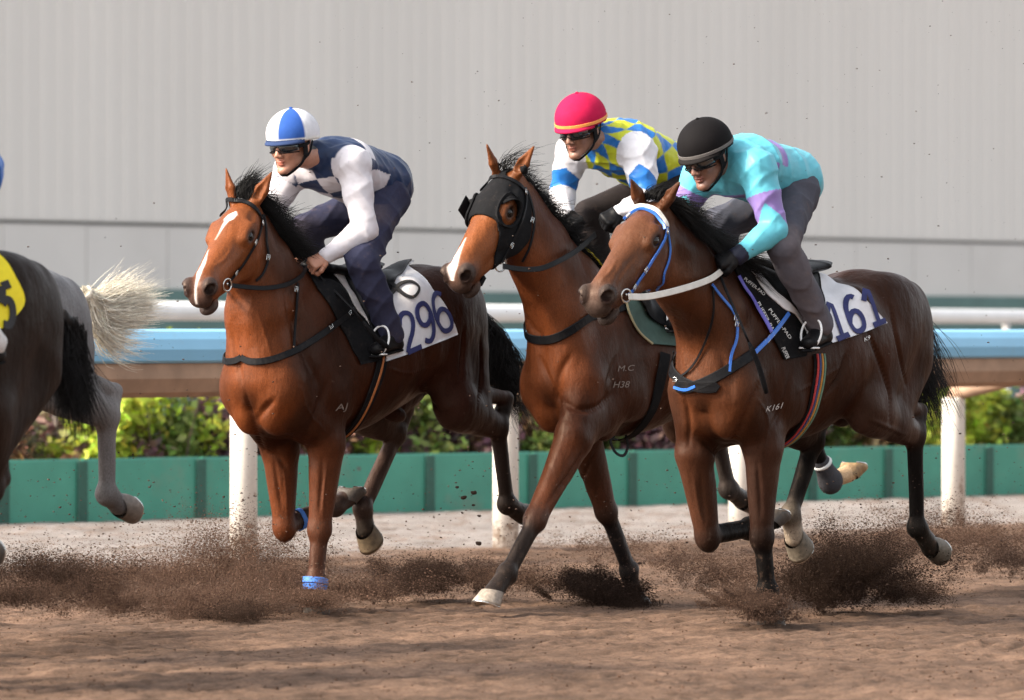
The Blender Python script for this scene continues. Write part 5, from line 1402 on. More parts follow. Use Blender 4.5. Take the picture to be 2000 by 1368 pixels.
def silk3(V, F, bi, D):
    TQ = A(.11, .44, .54); PU = A(.23, .16, .40)
    tg = [F.prims[b]['tag'] if b >= 0 else 'torso' for b in bi]
    ax = norm(D['che'] - D['pel']); s = (V - D['pel']) @ ax; dn = np.cross(ax, D['sl']); dn = dn if dn[2] > 0 else -dn; L_ = np.linalg.norm(D['che'] - D['pel'])
    w = V - D['pel'] - s[:, None] * ax; hg = w @ dn; lat = w @ D['sl']
    C = np.tile(TQ, (len(V), 1))
    band = L_ * .80 + .35 * (np.abs(lat) - .06) * 0 + .10 * np.clip(-hg, 0, .1)
    C = mixc(C, 1 - sstep(np.abs(s - L_ * .92 + .05 * np.sign(hg)), .026, .032), PU)
    for q in ('l', 'r'):
        sh, el, wr = D['J'][q + 'sh'], D['J'][q + 'el'], D['J'][q + 'wr']
        m = np.array([t in (q + 'ua', q + 'fa') for t in tg]) | (np.linalg.norm(V - sh, axis=1) < .080)
        t = (V - sh) @ norm(el - sh) / np.linalg.norm(el - sh); av = norm(el - sh); u = norm(np.cross(av, A(.3, .9, .1))); vv = np.cross(av, u)
        an = np.arctan2((V - sh) @ u, (V - sh) @ vv); dd = .22 * (2 / math.pi) * np.arcsin(np.sin(an * 2))
        C[m] = TQ; C[m & (t > .42) & (t < .80 + dd)] = PU
        wt = (V - wr) @ norm(el - wr); C[(wt < .035) & (np.linalg.norm(V - wr, axis=1) < .08)] = (.012, .014, .03)
    return C
def hat1(az, el):
    if el < -6: return (.70, .69, .66)
    return (.03, .09, .33) if ((az - 8) % 120) < 60 else (.64, .64, .67)
J1 = dict(label='jockey in navy and white shirt with blue and white quartered helmet', skin=SKIN, face=(2, -8, 0), seed=21, hat=hat1, peak=(.03, .05, .12), watch=True, trouser=(.030, .032, .062), silk=silk1,
    pelvis=(732, 355, 0), chest=(662, 326, 0), neck=(618, 308, 0), head=(570, 286, 0),
    lsh=(690, 322, .18), lel=(712, 452, .26), lwr=(638, 500, .16), lha=(592, 524, .10), rsh=(570, 335, -.18), rel=(528, 420, -.26), rwr=(562, 480, -.12), rha=(585, 505, -.06),
    lhip=(752, 388, .10), lkn=(706, 510, .28), lan=(766, 652, .30), lto=(735, 684, .31), rhip=(722, 400, -.10), rkn=(594, 448, -.27), ran=(640, 590, -.30), rto=(610, 620, -.30))
J2 = dict(label='jockey in yellow and blue checked silks with crimson helmet', skin=(.26, .125, .08), face=(4, -16, 0), seed=31, gloves=True, trouser=(.022, .017, .017), mud=.2, silk=silk2,
    hat=lambda az, el: (.45, .010, .06), peak=(.45, .012, .06), band='stripe_hat', lens='lens',
    pelvis=(1310, 340, 0), chest=(1218, 290, 0), neck=(1172, 272, 0), head=(1134, 254, 0),
    lsh=(1248, 300, .18), lel=(1262, 398, .27), lwr=(1210, 414, .17), lha=(1165, 440, .10), rsh=(1120, 296, -.18), rel=(1098, 372, -.27), rwr=(1106, 420, -.14), rha=(1128, 438, -.06),
    lhip=(1320, 370, .10), lkn=(1290, 470, .28), lan=(1345, 600, .30), lto=(1315, 635, .31), rhip=(1290, 370, -.10), rkn=(1150, 420, -.27), ran=(1190, 560, -.28), rto=(1165, 600, -.28))
J3 = dict(label='jockey in turquoise and lilac silks with black velvet helmet', skin=(.22, .105, .07), face=(0, -22, 4), seed=41, gloves=True, trouser=(.064, .066, .085), mud=.3, silk=silk3,
    hat=lambda az, el: (.006, .005, .0055), band='band_grey', lens='lens', peak=(.012, .010, .010),
    pelvis=(1530, 350, 0), chest=(1450, 325, 0), neck=(1416, 318, 0), head=(1380, 308, 0),
    lsh=(1478, 330, .18), lel=(1512, 450, .27), lwr=(1440, 500, .19), lha=(1398, 514, .12), rsh=(1368, 345, -.18), rel=(1335, 410, -.26), rwr=(1368, 480, -.13), rha=(1385, 505, -.06),
    lhip=(1550, 375, .10), lkn=(1528, 480, .28), lan=(1604, 636, .30), lto=(1580, 672, .31), rhip=(1522, 385, -.10), rkn=(1402, 440, -.27), ran=(1440, 590, -.30), rto=(1410, 620, -.30))
M['stripe_hat'] = simple('orange_band', (.75, .28, .06), .6)
M['band_grey'] = simple('grey_band', (.10, .09, .085), .7)
r1 = jockey(h1, J1); r2 = jockey(h2, J2); r3 = jockey(h3, J3)
J4 = dict(J3); J4.update(label='jockey in blue jacket at the far left edge, riding the near black horse', gloves=True, trouser=(.6, .6, .6), silk=lambda V, F, bi, D: np.tile(A(.02, .14, .50), (len(V), 1)), hat=lambda az, el: (.02, .14, .5), seed=51, face=(0, -15, 0))
dx = h3.fr
def rel(k, sh=(0, 0, 0)):
    q = J3[k]; p = h3.fr.pix(*q); return (X,) + tuple(p + A(*sh))
_t = fr4.pix(6, 325, .05); J4_DF = (_t[0] + .232) - h3.fr.pix(*J3['pelvis'])[0]; print('J4', _t, J4_DF)
for k in ('pelvis', 'chest', 'neck', 'head', 'lsh', 'lel', 'lwr', 'lha', 'rsh', 'rel', 'rwr', 'rha', 'lhip', 'lkn', 'lan', 'lto', 'rhip', 'rkn', 'ran', 'rto'):
    J4[k] = rel(k, (J4_DF, 0, -.07))
r4 = jockey(h4, J4)
whip(h1, [(603, 520, .07), (640, 556, .16), (690, 606, .30), (735, 660, .36), (760, 680, .36)], 'black whip slanting back from the bare hand of the navy and white jockey')
whip(h3, [(1400, 520, .09), (1415, 560, .18), (1450, 640, .32), (1480, 710, .36), (1497, 768, .36)], 'black whip hanging down from the glove of the turquoise jockey')
# ------------------------------------------------------------------ setting
def world_pt(px, py_ground):
    Y = H_EYE * FPX / (py_ground - 650); return A((px - 1000) / FPX * Y, Y, 0)
def at_depth(px, py, Y): return A((px - 1000) / FPX * Y, Y, H_EYE + (650 - py) / FPX * Y)
Td = A(.6, .8, 0); Nd = A(.8, -.6, 0)
post0 = A(-1.631, 37.33, 0)          # foot of the first rail post

def track_material():
    m, nd, lk, b = new_mat('dirt_track')
    tc = N(nd, 'ShaderNodeTexCoord')
    at = N(nd, 'ShaderNodeVertexColor', layer_name='Col')
    n1 = N(nd, 'ShaderNodeTexNoise', i_Scale=1.3, i_Detail=8.0, i_Roughness=.7); lk.new(tc.outputs['Object'], n1.inputs['Vector'])
    n2 = N(nd, 'ShaderNodeTexNoise', i_Scale=55.0, i_Detail=8.0, i_Roughness=.75); lk.new(tc.outputs['Object'], n2.inputs['Vector'])
    mr = N(nd, 'ShaderNodeMapRange'); mr.inputs['From Min'].default_value = .3; mr.inputs['From Max'].default_value = .7; mr.inputs['To Min'].default_value = .75; mr.inputs['To Max'].default_value = 1.25
    lk.new(n1.outputs['Fac'], mr.inputs[0])
    m2 = N(nd, 'ShaderNodeMapRange'); m2.inputs['From Min'].default_value = .3; m2.inputs['From Max'].default_value = .7; m2.inputs['To Min'].default_value = .5; m2.inputs['To Max'].default_value = 1.45
    lk.new(n2.outputs['Fac'], m2.inputs[0])
    mm = N(nd, 'ShaderNodeMath', operation='MULTIPLY'); lk.new(mr.outputs[0], mm.inputs[0]); lk.new(m2.outputs[0], mm.inputs[1])
    vm = N(nd, 'ShaderNodeVectorMath', operation='SCALE'); lk.new(at.outputs[0], vm.inputs[0]); lk.new(mm.outputs[0], vm.inputs['Scale'])
    lk.new(vm.outputs[0], b.inputs['Base Color']); b.inputs['Roughness'].default_value = .95; b.inputs['Specular IOR Level'].default_value = .2
    bp = N(nd, 'ShaderNodeBump'); bp.inputs['Strength'].default_value = .8; bp.inputs['Distance'].default_value = .014
    lk.new(n2.outputs['Fac'], bp.inputs['Height']); lk.new(bp.outputs[0], b.inputs['Normal'])
    return m

def vnoise2(x, y, seed, f):
    """value noise on an integer lattice"""
    r = np.random.default_rng(seed); Tt = r.uniform(-1, 1, (256, 256))
    x = x * f; y = y * f; i = np.floor(x).astype(int); j = np.floor(y).astype(int); u = x - i; v = y - j
    u = u * u * (3 - 2 * u); v = v * v * (3 - 2 * v)
    g = lambda a, b: Tt[a % 256, b % 256]
    return (g(i, j) * (1 - u) + g(i + 1, j) * u) * (1 - v) + (g(i, j + 1) * (1 - u) + g(i + 1, j + 1) * u) * v

def axis(c0, c1, fine, lo, hi, g=1.18):
    a = list(np.arange(c0, c1, fine)); s = fine
    while a[-1] < hi: s *= g; a.append(a[-1] + s)
    s = fine
    while a[0] > lo: s *= g; a.insert(0, a[0] - s)
    return np.array(a)
gx = axis(-4.6, 5.2, .022, -300, 300); gy = axis(21.5, 46, .035, -30, 420)
GX, GY = np.meshgrid(gx, gy, indexing='ij')
fine = np.exp(-np.clip(np.maximum(np.maximum(-4.6 - GX, GX - 5.2), np.maximum(21.5 - GY, GY - 52)), 0, 99) / 1.5)
s_ = GX * .6 + GY * .8; n_ = GX * .8 - GY * .6          # along and across the track
nr = (post0 @ Nd)
# hoof-churned surface: harrow ridges along the track, clods, prints
z = .012 * vnoise2(s_, n_, 1, 1.2) + .010 * vnoise2(s_, n_, 2, 4.5) + .006 * vnoise2(s_ * .8, n_, 3, 9) + .005 * vnoise2(s_ * .6, n_, 4, 19) + .004 * vnoise2(s_, n_, 5, 31)
z += .007 * np.sin(n_ * 2 * math.pi / .16 + 1.5 * vnoise2(s_, n_, 6, .8)) * (.5 + .5 * vnoise2(s_, n_, 7, .7))
berm = sstep(nr + .55 - n_, 0, .9)                       # the track edge rises to the sand beside the rail
z = z * (1 - .55 * berm) * fine + .03 * berm * fine
pit = sstep(vnoise2(s_, n_, 31, 17) + .35 * vnoise2(s_, n_, 32, 31), .22, .75) * fine * (1 - .6 * berm); z -= .011 * pit
V = np.stack([GX, GY, z], -1).reshape(-1, 3)
nx, ny = GX.shape
I, J_ = np.meshgrid(np.arange(nx - 1), np.arange(ny - 1), indexing='ij'); b_ = I * ny + J_
Q = np.stack([b_, b_ + ny, b_ + ny + 1, b_ + 1], -1).reshape(-1, 4)
edge = (nr + .1 - n_) + .28 * vnoise2(s_, n_, 8, 1.5) + .14 * vnoise2(s_, n_, 9, 6) + .10 * vnoise2(s_, n_, 10, 20)
light = sstep(edge, -.25, .45).reshape(-1)
spk = (vnoise2(s_, n_, 12, 9) > .35).reshape(-1) * .6
dirt_c = np.array([.155, .095, .064]); sand_c = np.array([.255, .225, .208])
patch_ = (.5 + .5 * vnoise2(s_ * .5, n_, 13, 2.2)).reshape(-1)
C = dirt_c * (.72 + .45 * patch_)[:, None] * (1 + .30 * vnoise2(s_ * .5, n_, 21, 24)).reshape(-1)[:, None] * (1 + .2 * vnoise2(s_ * .4, n_, 22, 5)).reshape(-1)[:, None]
C = C * (1 - .42 * pit.reshape(-1))[:, None]
C = mixc(C, light * (1 - spk), sand_c)
mesh_obj('dirt_track', V, Q, track_material(), None, col=C)['kind'] = 'structure'

def bar_along(mb, P, Q_, prof):
    """sweep a closed profile [(toward camera side, up)] from P to Q_"""
    P = A(*P); Q_ = A(*Q_); d = norm(Q_ - P); n = norm(np.cross(d, A(0, 0, 1)))
    V = [P + n * a + A(0, 0, 1) * b for a, b in prof] + [Q_ + n * a + A(0, 0, 1) * b for a, b in prof]
    k = len(prof); Fc = [(i, (i + 1) % k, k + (i + 1) % k, k + i) for i in range(k)] + [tuple(range(k))[::-1], tuple(range(k, 2 * k))]
    mb.add(V, Fc)

# --- running rail, blue capped, carried on posts
M['rail_blue'] = simple('rail_blue_plastic', (.22, .50, .72), .42, noise=.05, nscale=3, dirt=.45, dirtcol=(.26, .2, .16), bump=.05, bscale=60)
M['rail_under'] = simple('rail_underside', (.36, .23, .15), .75, noise=.3, nscale=5, dirt=.6, dirtcol=(.16, .10, .07), bump=.2, bscale=50)
M['post_white'] = simple('post_paint', (.74, .69, .62), .5, noise=.06, nscale=40, dirtz=(.0, .75), dirt=.85, dirtcol=(.30, .21, .15), bump=.15, bscale=60)
M['rail_white'] = simple('white_rail_paint', (.80, .80, .80), .45, noise=.04, nscale=4, dirt=.3, dirtcol=(.45, .36, .25))
M['hoard'] = simple('green_board', (.050, .255, .180), .5, noise=.14, nscale=3, dirt=.7, dirtcol=(.17, .20, .15), bump=.1, bscale=30)
M['hoard_gap'] = simple('green_post', (.018, .085, .06), .6, noise=.2)
rail = empty('running_rail', tuple(post0)); tag(rail, 'sky blue capped running rail on white posts with brown underside, along the track', 'rail')
ovh = .60
RP = lambda s, n, z: Td * s + Nd * n + A(0, 0, z)
mb = MB()
topz = H_EYE + 7 / FPX * 37.0
prof = [(ovh - .10, topz - .20), (ovh - .10, topz - .07), (ovh - .07, topz - .02), (ovh, topz), (ovh + .06, topz - .015), (ovh + .10, topz - .06), (ovh + .115, topz - .12), (ovh + .10, topz - .185), (ovh + .08, topz - .20)]
bar_along(mb, RP(-14, 0, 0), RP(45, 0, 0), prof); mb.build('blue_cap', M['rail_blue'], rail, smooth=False)
mb = MB()
prof = [(ovh - .12, topz - .39), (ovh - .17, topz - .30), (ovh - .085, topz - .19), (ovh + .02, topz - .192), (ovh + .065, topz - .19), (ovh + .07, topz - .29), (ovh + .03, topz - .37), (ovh - .04, topz - .40)]
bar_along(mb, RP(-14, 0, 0), RP(45, 0, 0), prof); mb.build('underside_board', M['rail_under'], rail)
for k in range(-4, 14):
    base = RP(k * 2.65, 0, 0)
    mb = MB(); zt = .94
    mb.tube([base + A(0, 0, -.05), base + A(0, 0, zt - .02), base + A(0, 0, zt)], [.085, .082, .078], 24); po = mb.build('post', M['post_white'], rail, smooth=False)
    for p_ in po.data.polygons: p_.use_smooth = len(p_.vertices) == 4
    mb = MB(); mb.tube(resample([base + A(0, 0, zt - .03), base + A(0, 0, zt + .03) + Nd * .02, base + Nd * .3 + A(0, 0, zt + .09), base + Nd * .76 + A(0, 0, zt + .20)], 12), .056, 14)
    mb.build('rail_arm', M['rail_under'], rail, smooth=True)

# --- white rail further back
wr = empty('white_rail', (0, 0, 0)); tag(wr, 'plain white tubular rail running behind the blue running rail', 'rail')
pL = at_depth(0, 604, 50); pR = at_depth(2000, 620, 50 * 66 / 46)
dW = norm(A(pR[0] - pL[0], pR[1] - pL[1], 0)); 
pL[2] = (pL[2] + pR[2]) / 2 if True else pL[2]; zW = pL[2]
Pw = A(pL[0], pL[1], 0); r_ = .082
mb = MB(); mb.tube([Pw - dW * 15 + A(0, 0, zW), Pw + dW * 60 + A(0, 0, zW)], r_, 20); mb.build('tube_rail', M['rail_white'], wr, smooth=True)
for k in range(-4, 16):
    b0 = Pw + dW * (k * 3.7 + 1.2); mb = MB(); mb.tube([b0 + A(0, 0, -.05), b0 + A(0, 0, zW - r_ * .9)], .04, 12); mb.build('post', M['rail_white'], wr, smooth=True)

# --- green boards
hb = empty('green_hoarding', (0, 0, 0)); tag(hb, 'low green board fence with darker uprights behind the running rail', 'fence')
gL = world_pt(0, 1032); gR = world_pt(2000, 972); dG = norm(gR - gL); span = np.linalg.norm(gR - gL); nG = norm(np.cross(dG, A(0, 0, 1)))
hgt = 132 / FPX * gL[1]
seams = [-600, -300, 0, 153, 385, 640, 832, 1033, 1228, 1420, 1580, 1728, 1925, 2080, 2300]
def along(px):
    t = (px - 1000) / FPX; return (t * gL[1] - gL[0]) / (dG[0] - t * dG[1])
ss = [along(p) for p in seams]
for i in range(len(ss) - 1):
    mb = MB(); a, b = gL + dG * (ss[i] + .02), gL + dG * (ss[i + 1] - .02)
    hg = lambda s_: hgt * (1 - .075 * np.clip(s_ / span, -.5, 1.5)); hgt_m = hg(ss[i]); 
    bar_along(mb, a, b, [(0, .0), (0.0, hgt_m), (.03, hgt_m + .004), (.035, hgt_m - .01), (.03, 0)]); mb.build('board', M['hoard'], hb)
    c = gL + dG * ss[i + 1]; mb = MB()
    mb.box(c + A(0, 0, hgt_m / 2) + nG * .03, (.10, .05, hgt_m - .02), R=np.array([dG, nG * -1, A(0, 0, 1)]).T, bev=.008); mb.build('upright', M['hoard_gap'], hb)

# --- grandstand wall
M['clad'] = simple('corrugated_cladding', (.74, .71, .665), .6, noise=.05, nscale=.6, dirt=.12, dirtcol=(.58, .54, .48), stretch=(1, 1, .06))
M['panel'] = simple('wall_panel', (.68, .655, .62), .65, noise=.06, nscale=.8, dirt=.2, dirtcol=(.56, .52, .47))
M['plinth'] = simple('teal_plinth', (.10, .19, .175), .6, noise=.15, nscale=2)
Yw = 72.0
wL = A(-1000 / FPX * Yw, Yw, 0); ang = Td
# converge a little faster than the rail, as measured on the photograph
tR = 1000 / FPX
wd = Td
def wz(py): return H_EYE + (650 - py) / FPX * Yw
wall = empty('grandstand_wall', tuple(wL)); tag(wall, 'tall pale grey corrugated metal wall with smooth lower panels and teal plinth', 'wall')
zc, zp = wz(431), wz(562)
WL = lambda s, n, z: wd * s + Nd * n + A(0, 0, z)
s0, s1, ztop = -30, 70, 13.0
mb = MB(); V = []; pitch = .30; dep = .018
prof_s = []
k = s0
while k < s1:
    prof_s += [(k, 0), (k + pitch * .40, 0), (k + pitch * .5, dep), (k + pitch * .9, dep)]; k += pitch
prof_s.append((s1, 0))
V = [WL(a, b, zc + .02) for a, b in prof_s] + [WL(a, b, ztop) for a, b in prof_s]; k = len(prof_s)
mb.add(V, [(i, i + 1, k + i + 1, k + i) for i in range(k - 1)]); mb.build('corrugated_cladding', M['clad'], wall)
mb = MB(); bar_along(mb, WL(s0, 0, 0), WL(s1, 0, 0), [(-.4, 0), (-.4, ztop), (-.02, ztop), (-.02, 0)]); mb.build('wall_core', M['panel'], wall)
mb = MB(); bar_along(mb, WL(s0, 0, 0), WL(s1, 0, 0), [(0, zc - .018), (0, zc + .0), (.05, zc + .0), (.05, zc - .018)])
M['line'] = simple('dark_trim', (.10, .10, .095), .6); mb.build('drip_trim', M['line'], wall)
sg = s0
while sg < s1:
    mb = MB(); bar_along(mb, WL(sg + .008, 0, 0), WL(sg + 1.492, 0, 0), [(-.01, zp), (-.01, zc - .035), (.04, zc - .035), (.04, zp)]); mb.build('lower_panel', M['panel'], wall); sg += 1.5
mb = MB(); bar_along(mb, WL(s0, 0, 0), WL(s1, 0, 0), [(-.01, 0), (-.01, zp - .004), (.10, zp - .004), (.10, 0)]); mb.build('teal_plinth', M['plinth'], wall)

# --- planting between the green boards and the white rail
def leaf_mat(name):
    m, nd, lk, b = new_mat(name)
    at = N(nd, 'ShaderNodeVertexColor', layer_name='Col'); lk.new(at.outputs[0], b.inputs['Base Color'])
    b.inputs['Roughness'].default_value = .5; b.inputs['Specular IOR Level'].default_value = .3
    tr = N(nd, 'ShaderNodeBsdfTranslucent'); lk.new(at.outputs[0], tr.inputs[0])
    mx = N(nd, 'ShaderNodeMixShader'); mx.inputs[0].default_value = .3
    out = nd['Material Output']; lk.new(b.outputs[0], mx.inputs[1]); lk.new(tr.outputs[0], mx.inputs[2]); lk.new(mx.outputs[0], out.inputs[0])
    return m
M['leaf'] = leaf_mat('shrub_leaf')
M['twig'] = simple('twig', (.09, .06, .04), .8)
SHR = [('yellow green leafy shrub', (.34, .40, .05)), ('dark purple leaved shrub', (.16, .085, .09)), ('mid green shrub', (.15, .20, .05)), ('olive and bronze shrub', (.26, .15, .08))]
def shrub(c, w, hh, colr, label, n=900, seed=0, z0=.1):
    r = np.random.default_rng(seed)
    o = empty('shrub', tuple(c)); tag(o, label, 'shrub', 'shrubs in the planting behind the green boards')
    # leaves grow on a few leaders, in clumps
    ncl = max(10, int(20 * w * hh)); cc = np.stack([r.uniform(-w / 2, w / 2, ncl), r.uniform(-.3, .3, ncl), z0 + (hh - z0) * r.uniform(0, 1, ncl) ** .8 * (1 - .25 * r.uniform(0, 1, ncl))], 1)
    pick = r.integers(0, ncl, n); P = cc[pick] + r.normal(0, 1, (n, 3)) * A(.075, .075, .085)
    d = r.normal(size=(n, 3)); d[:, 2] = d[:, 2] * .6 - .1; d /= np.linalg.norm(d, axis=1)[:, None]
    e = np.cross(d, r.normal(size=(n, 3))); e /= np.linalg.norm(e, axis=1)[:, None]
    L_ = r.uniform(.05, .13, n)[:, None]; Wd = L_ * r.uniform(.2, .3, n)[:, None]; up_ = np.cross(d, e)
    V = np.stack([P - d * L_ * .5, P + e * Wd + up_ * .004, P + d * L_ * .5, P - e * Wd + up_ * .004], 1)
    V[:, :, 2] = np.maximum(V[:, :, 2], .01); V = V.reshape(-1, 3)
    Q = np.arange(4 * n).reshape(-1, 4)
    cl = np.array(colr) * r.uniform(.6, 1.45, ncl)[pick][:, None] * r.uniform(.6, 1.5, n)[:, None] * (1 + r.normal(0, .12, (n, 3)))
    mesh_obj('foliage', V, Q, M['leaf'], o, col=np.repeat(np.clip(cl, .005, 1), 4, axis=0), smooth=False)
    mb = MB()
    for i in range(min(ncl, 14)):
        mb.tube(resample([A(cc[i, 0] * .35, cc[i, 1] * .3, 0), A(cc[i, 0] * .6, cc[i, 1] * .6, cc[i, 2] * .5), cc[i]], 6), np.linspace(.011, .003, 6), 5)
    mb.build('stem', M['twig'], o, smooth=True)
    return o
looks = {0: 'yellow green shrub with arching leaflets', 1: 'dark purple leaved shrub', 2: 'mid green shrub', 3: 'olive and bronze leaved shrub'}
# (photo x, kind, height in m, width)
plan = [(-60, 2, .85, .8), (20, 3, .9, .8), (75, 3, .72, .7), (150, 3, .7, .7), (290, 0, 1.02, .75), (350, 1, .98, .6), (415, 0, 1.36, .7), (470, 2, .9, .6), (560, 1, .9, .7), (640, 1, .92, .7), (700, 3, .9, .6), (760, 2, .98, .6), (800, 0, 1.05, .5), (850, 1, .95, .7),
        (900, 1, .9, .6), (935, 2, 1.0, .5), (1010, 1, .95, .7), (1060, 3, .9, .6), (1120, 2, .9, .7), (1200, 3, .95, .7), (1270, 2, .95, .7), (1340, 1, .9, .7), (1420, 3, .9, .7), (1500, 1, .95, .7), (1580, 3, .95, .7),
        (1640, 1, .95, .7), (1700, 2, .95, .7), (1760, 3, .95, .6), (1815, 2, .98, .6), (1860, 0, 1.05, .6), (1925, 0, 1.42, .8), (1985, 0, 1.40, .7), (2040, 2, 1.0, .7), (2110, 1, .9, .7)]
ref = {0: 'at the left end', 1: 'left', 2: 'centre', 3: 'right'}
for i, (px, kd, hh, w) in enumerate(plan):
    s = along(px); c = gL + dG * s - nG * (.55 + .12 * (i % 3)) + dG * 0
    where = 'below the tail of the grey horse' if px < 330 else 'just left of the blazed bay horse' if px < 480 else 'behind the legs of the blazed bay horse' if px < 700 else 'under the belly gap of the blazed bay horse' if px < 830 else \
        'between the blazed bay and the hooded horse' if px < 1050 else 'behind the hooded horse' if px < 1290 else 'behind the rightmost horse' if px < 1820 else 'beside the rightmost rail post'
    lab = {0: 'yellow green', 1: 'dark purple leaved', 2: 'mid green', 3: 'olive and bronze'}[kd] + (' tall' if hh > 1.3 else '') + ' shrub ' + where
    shrub(c, w, hh, SHR[kd][1], lab, n=int((1500 if kd != 0 else 1100) * w * hh * 1.5), seed=100 + i)
# a dark back row fills the bed
for i in range(22):
    px = -150 + i * 110; s = along(px); c = gL + dG * s - nG * 1.25
    o = shrub(c, 1.2, .78 + .1 * (i % 3), (.10, .09, .045) if i % 2 else (.15, .085, .075), 'low dark shrub in the shaded back row of the planting bed behind the boards', n=1500, seed=300 + i)
soil = MB(); bar_along(soil, gL - dG * 20, gL + dG * 60, [(-3.0, .0), (-3.0, .10), (-.03, .10), (-.03, 0)])
tag(soil.build('planting_soil', simple('soil', (.05, .035, .025), .95, noise=.4, nscale=12)), kind='structure')
# ------------------------------------------------------------------ kicked-up dirt: too many grains to count
M['grain'] = simple('dirt_grain', (.06, .035, .024), .95, spec=.1, noise=.2, nscale=50, vcol=True)
OCT = np.array([[1, 1, 1], [-1, -1, 1], [-1, 1, -1], [1, -1, -1]], float) * .8
OF = np.array([[0, 1, 2], [0, 3, 1], [0, 2, 3], [1, 3, 2]])
def grains(name, P, size, colr, label, cat='dirt'):
    n = len(P); r = np.random.default_rng(n)
    d = r.normal(size=(n, 4, 3)) * .22
    S_ = size[:, None, None] * (OCT[None] + d) * A(1.25, 1.25, .75)
    V = (P[:, None, :] + S_).reshape(-1, 3); Fc = (OF[None] + 4 * np.arange(n)[:, None, None]).reshape(-1, 3)
    o = mesh_obj(name, V, Fc, M['grain'], None, col=np.repeat(np.asarray(colr) * r.uniform(.55, 1.5, (n, 1)), 4, axis=0), smooth=False)
    tag(o, label, cat, kind='stuff'); return o
def cloud(cx, cy, rx, rz, n, Y, seed, dark=1.0, up=0.0, tail=0.0, ry=.25, smin=.0012, smax=.006, power=2.2):
    """a spray of grains round a point at the distance Y; rx, rz its half-sizes in metres"""
    dark = dark * 1.05 + .05
    r = np.random.default_rng(seed); c0 = at_depth(cx, cy, Y); n = int(n * 1.7); rz *= 1.15; smax = min(smax, .0042)
    # most of the grains fly in jets thrown up and back from the hoof; the rest drift as a soft cloud
    nj = int(n * .55); k = 34; j = r.integers(0, k, nj)
    a0 = r.normal(0, .45, (k, 3)) * A(rx, ry, rz * .5); a0[:, 2] -= rz * .4
    d = np.stack([r.normal(.25, .7, k) * rx, r.normal(.2, .5, k) * ry, r.uniform(.3, 1.7, k) * rz], 1) * r.uniform(.4, 1.3, (k, 1))
    t = r.uniform(0, 1, nj)[:, None] ** .9; w = (.18 + .6 * t) * min(rx, rz) * .30
    Pj = a0[j] + d[j] * (t - .35 * t * t) + r.normal(0, 1, (nj, 3)) * w
    Pc = r.normal(0, 1, (n - nj, 3)) * A(rx * .62, ry, rz * .50) * (.45 + .8 * r.uniform(0, 1, (n - nj, 1)) ** 2)
    P = np.vstack([Pj, Pc]); P[:, 0] += tail * (P[:, 2] / max(rz, .01)); P += c0
    low = P[:, 2] < .0; P[low, 2] = np.abs(P[low, 2]) * .3
    s = .0006 + .0011 * r.uniform(0, 1, n) + (smax - .0012) * r.uniform(0, 1, n) ** 9
    return P, s, np.tile(A(.075, .045, .032) * dark, (n, 1))
def merge(*cl): return [np.concatenate([c[i] for c in cl]) for i in range(3)]
a = merge(cloud(1165, 1150, .20, .085, 60000, 31.6, 1, .38, tail=-.08, smax=.0045), cloud(1225, 1180, .14, .045, 16000, 31.6, 2, .45, smax=.0045))
grains('dirt_spray', *a, 'dark plume of dirt where the hooded horse pushes off its hind foreleg')
a = merge(cloud(1650, 1105, .26, .15, 75000, 30.2, 3, .42, tail=.06, smax=.005), cloud(1600, 1150, .24, .09, 34000, 30.3, 4, .45, smax=.0045), cloud(1760, 1150, .22, .09, 14000, 30.6, 5, .7))
grains('dirt_spray', *a, 'big dark plume of dirt under the belly of the rightmost horse')
a = merge(cloud(1470, 1175, .15, .06, 34000, 29.0, 6, 1.0, tail=-.05, smax=.0045), cloud(1500, 1205, .14, .03, 5000, 29.0, 7, .9))
grains('dirt_spray', *a, 'brown mound of dirt round the planted forefoot of the rightmost horse')
a = merge(cloud(825, 1125, .24, .10, 42000, 32.0, 8, .48, smax=.0045), cloud(720, 1150, .26, .07, 9000, 31.5, 9, .8), cloud(950, 1120, .2, .09, 5000, 32.3, 10, .8))
grains('dirt_spray', *a, 'dark plume of dirt between the blazed bay and the stretched pale hoof')
a = merge(cloud(560, 1140, .5, .14, 30000, 30.6, 11, 1.7), cloud(400, 1180, .45, .10, 26000, 30.0, 12, 1.4), cloud(450, 1085, .34, .22, 24000, 30.9, 13, 1.4), cloud(610, 1165, .2, .06, 9000, 30.3, 14, 1.7), cloud(460, 1195, .16, .05, 9000, 29.6, 24, .6), cloud(330, 1120, .4, .14, 16000, 30.9, 25, 1.5))
grains('dirt_spray', *a, 'long brown spray of dirt round the forefeet of the blazed bay horse')
a = merge(cloud(60, 1110, .3, .10, 14000, 27.5, 15, .55), cloud(160, 1130, .4, .14, 22000, 28.0, 16, 1.4), cloud(20, 1160, .3, .08, 10000, 27.0, 17, .9), cloud(230, 1170, .4, .10, 12000, 28.5, 18, 1.5))
grains('dirt_spray', *a, 'dark and brown spray of dirt at the lower left edge')
a = merge(cloud(1700, 1060, .5, .16, 14000, 31.5, 40, 1.5), cloud(1420, 1120, .4, .10, 12000, 31, 41, 1.4), cloud(1010, 1130, .4, .09, 12000, 32, 42, 1.4), cloud(1880, 1050, .45, .14, 18000, 33.5, 19, 1.5), cloud(1960, 1090, .4, .12, 12000, 33, 20, 1.5), cloud(1330, 1090, .45, .10, 9000, 33, 21, 1.2), cloud(1800, 1010, .35, .12, 3000, 33, 22, 1.2), cloud(1200, 1060, .5, .10, 5000, 34, 23, 1.2))
grains('dirt_spray', *a, 'thin brown haze of flying grit in front of the right rail post')
r = np.random.default_rng(77); n = 5200
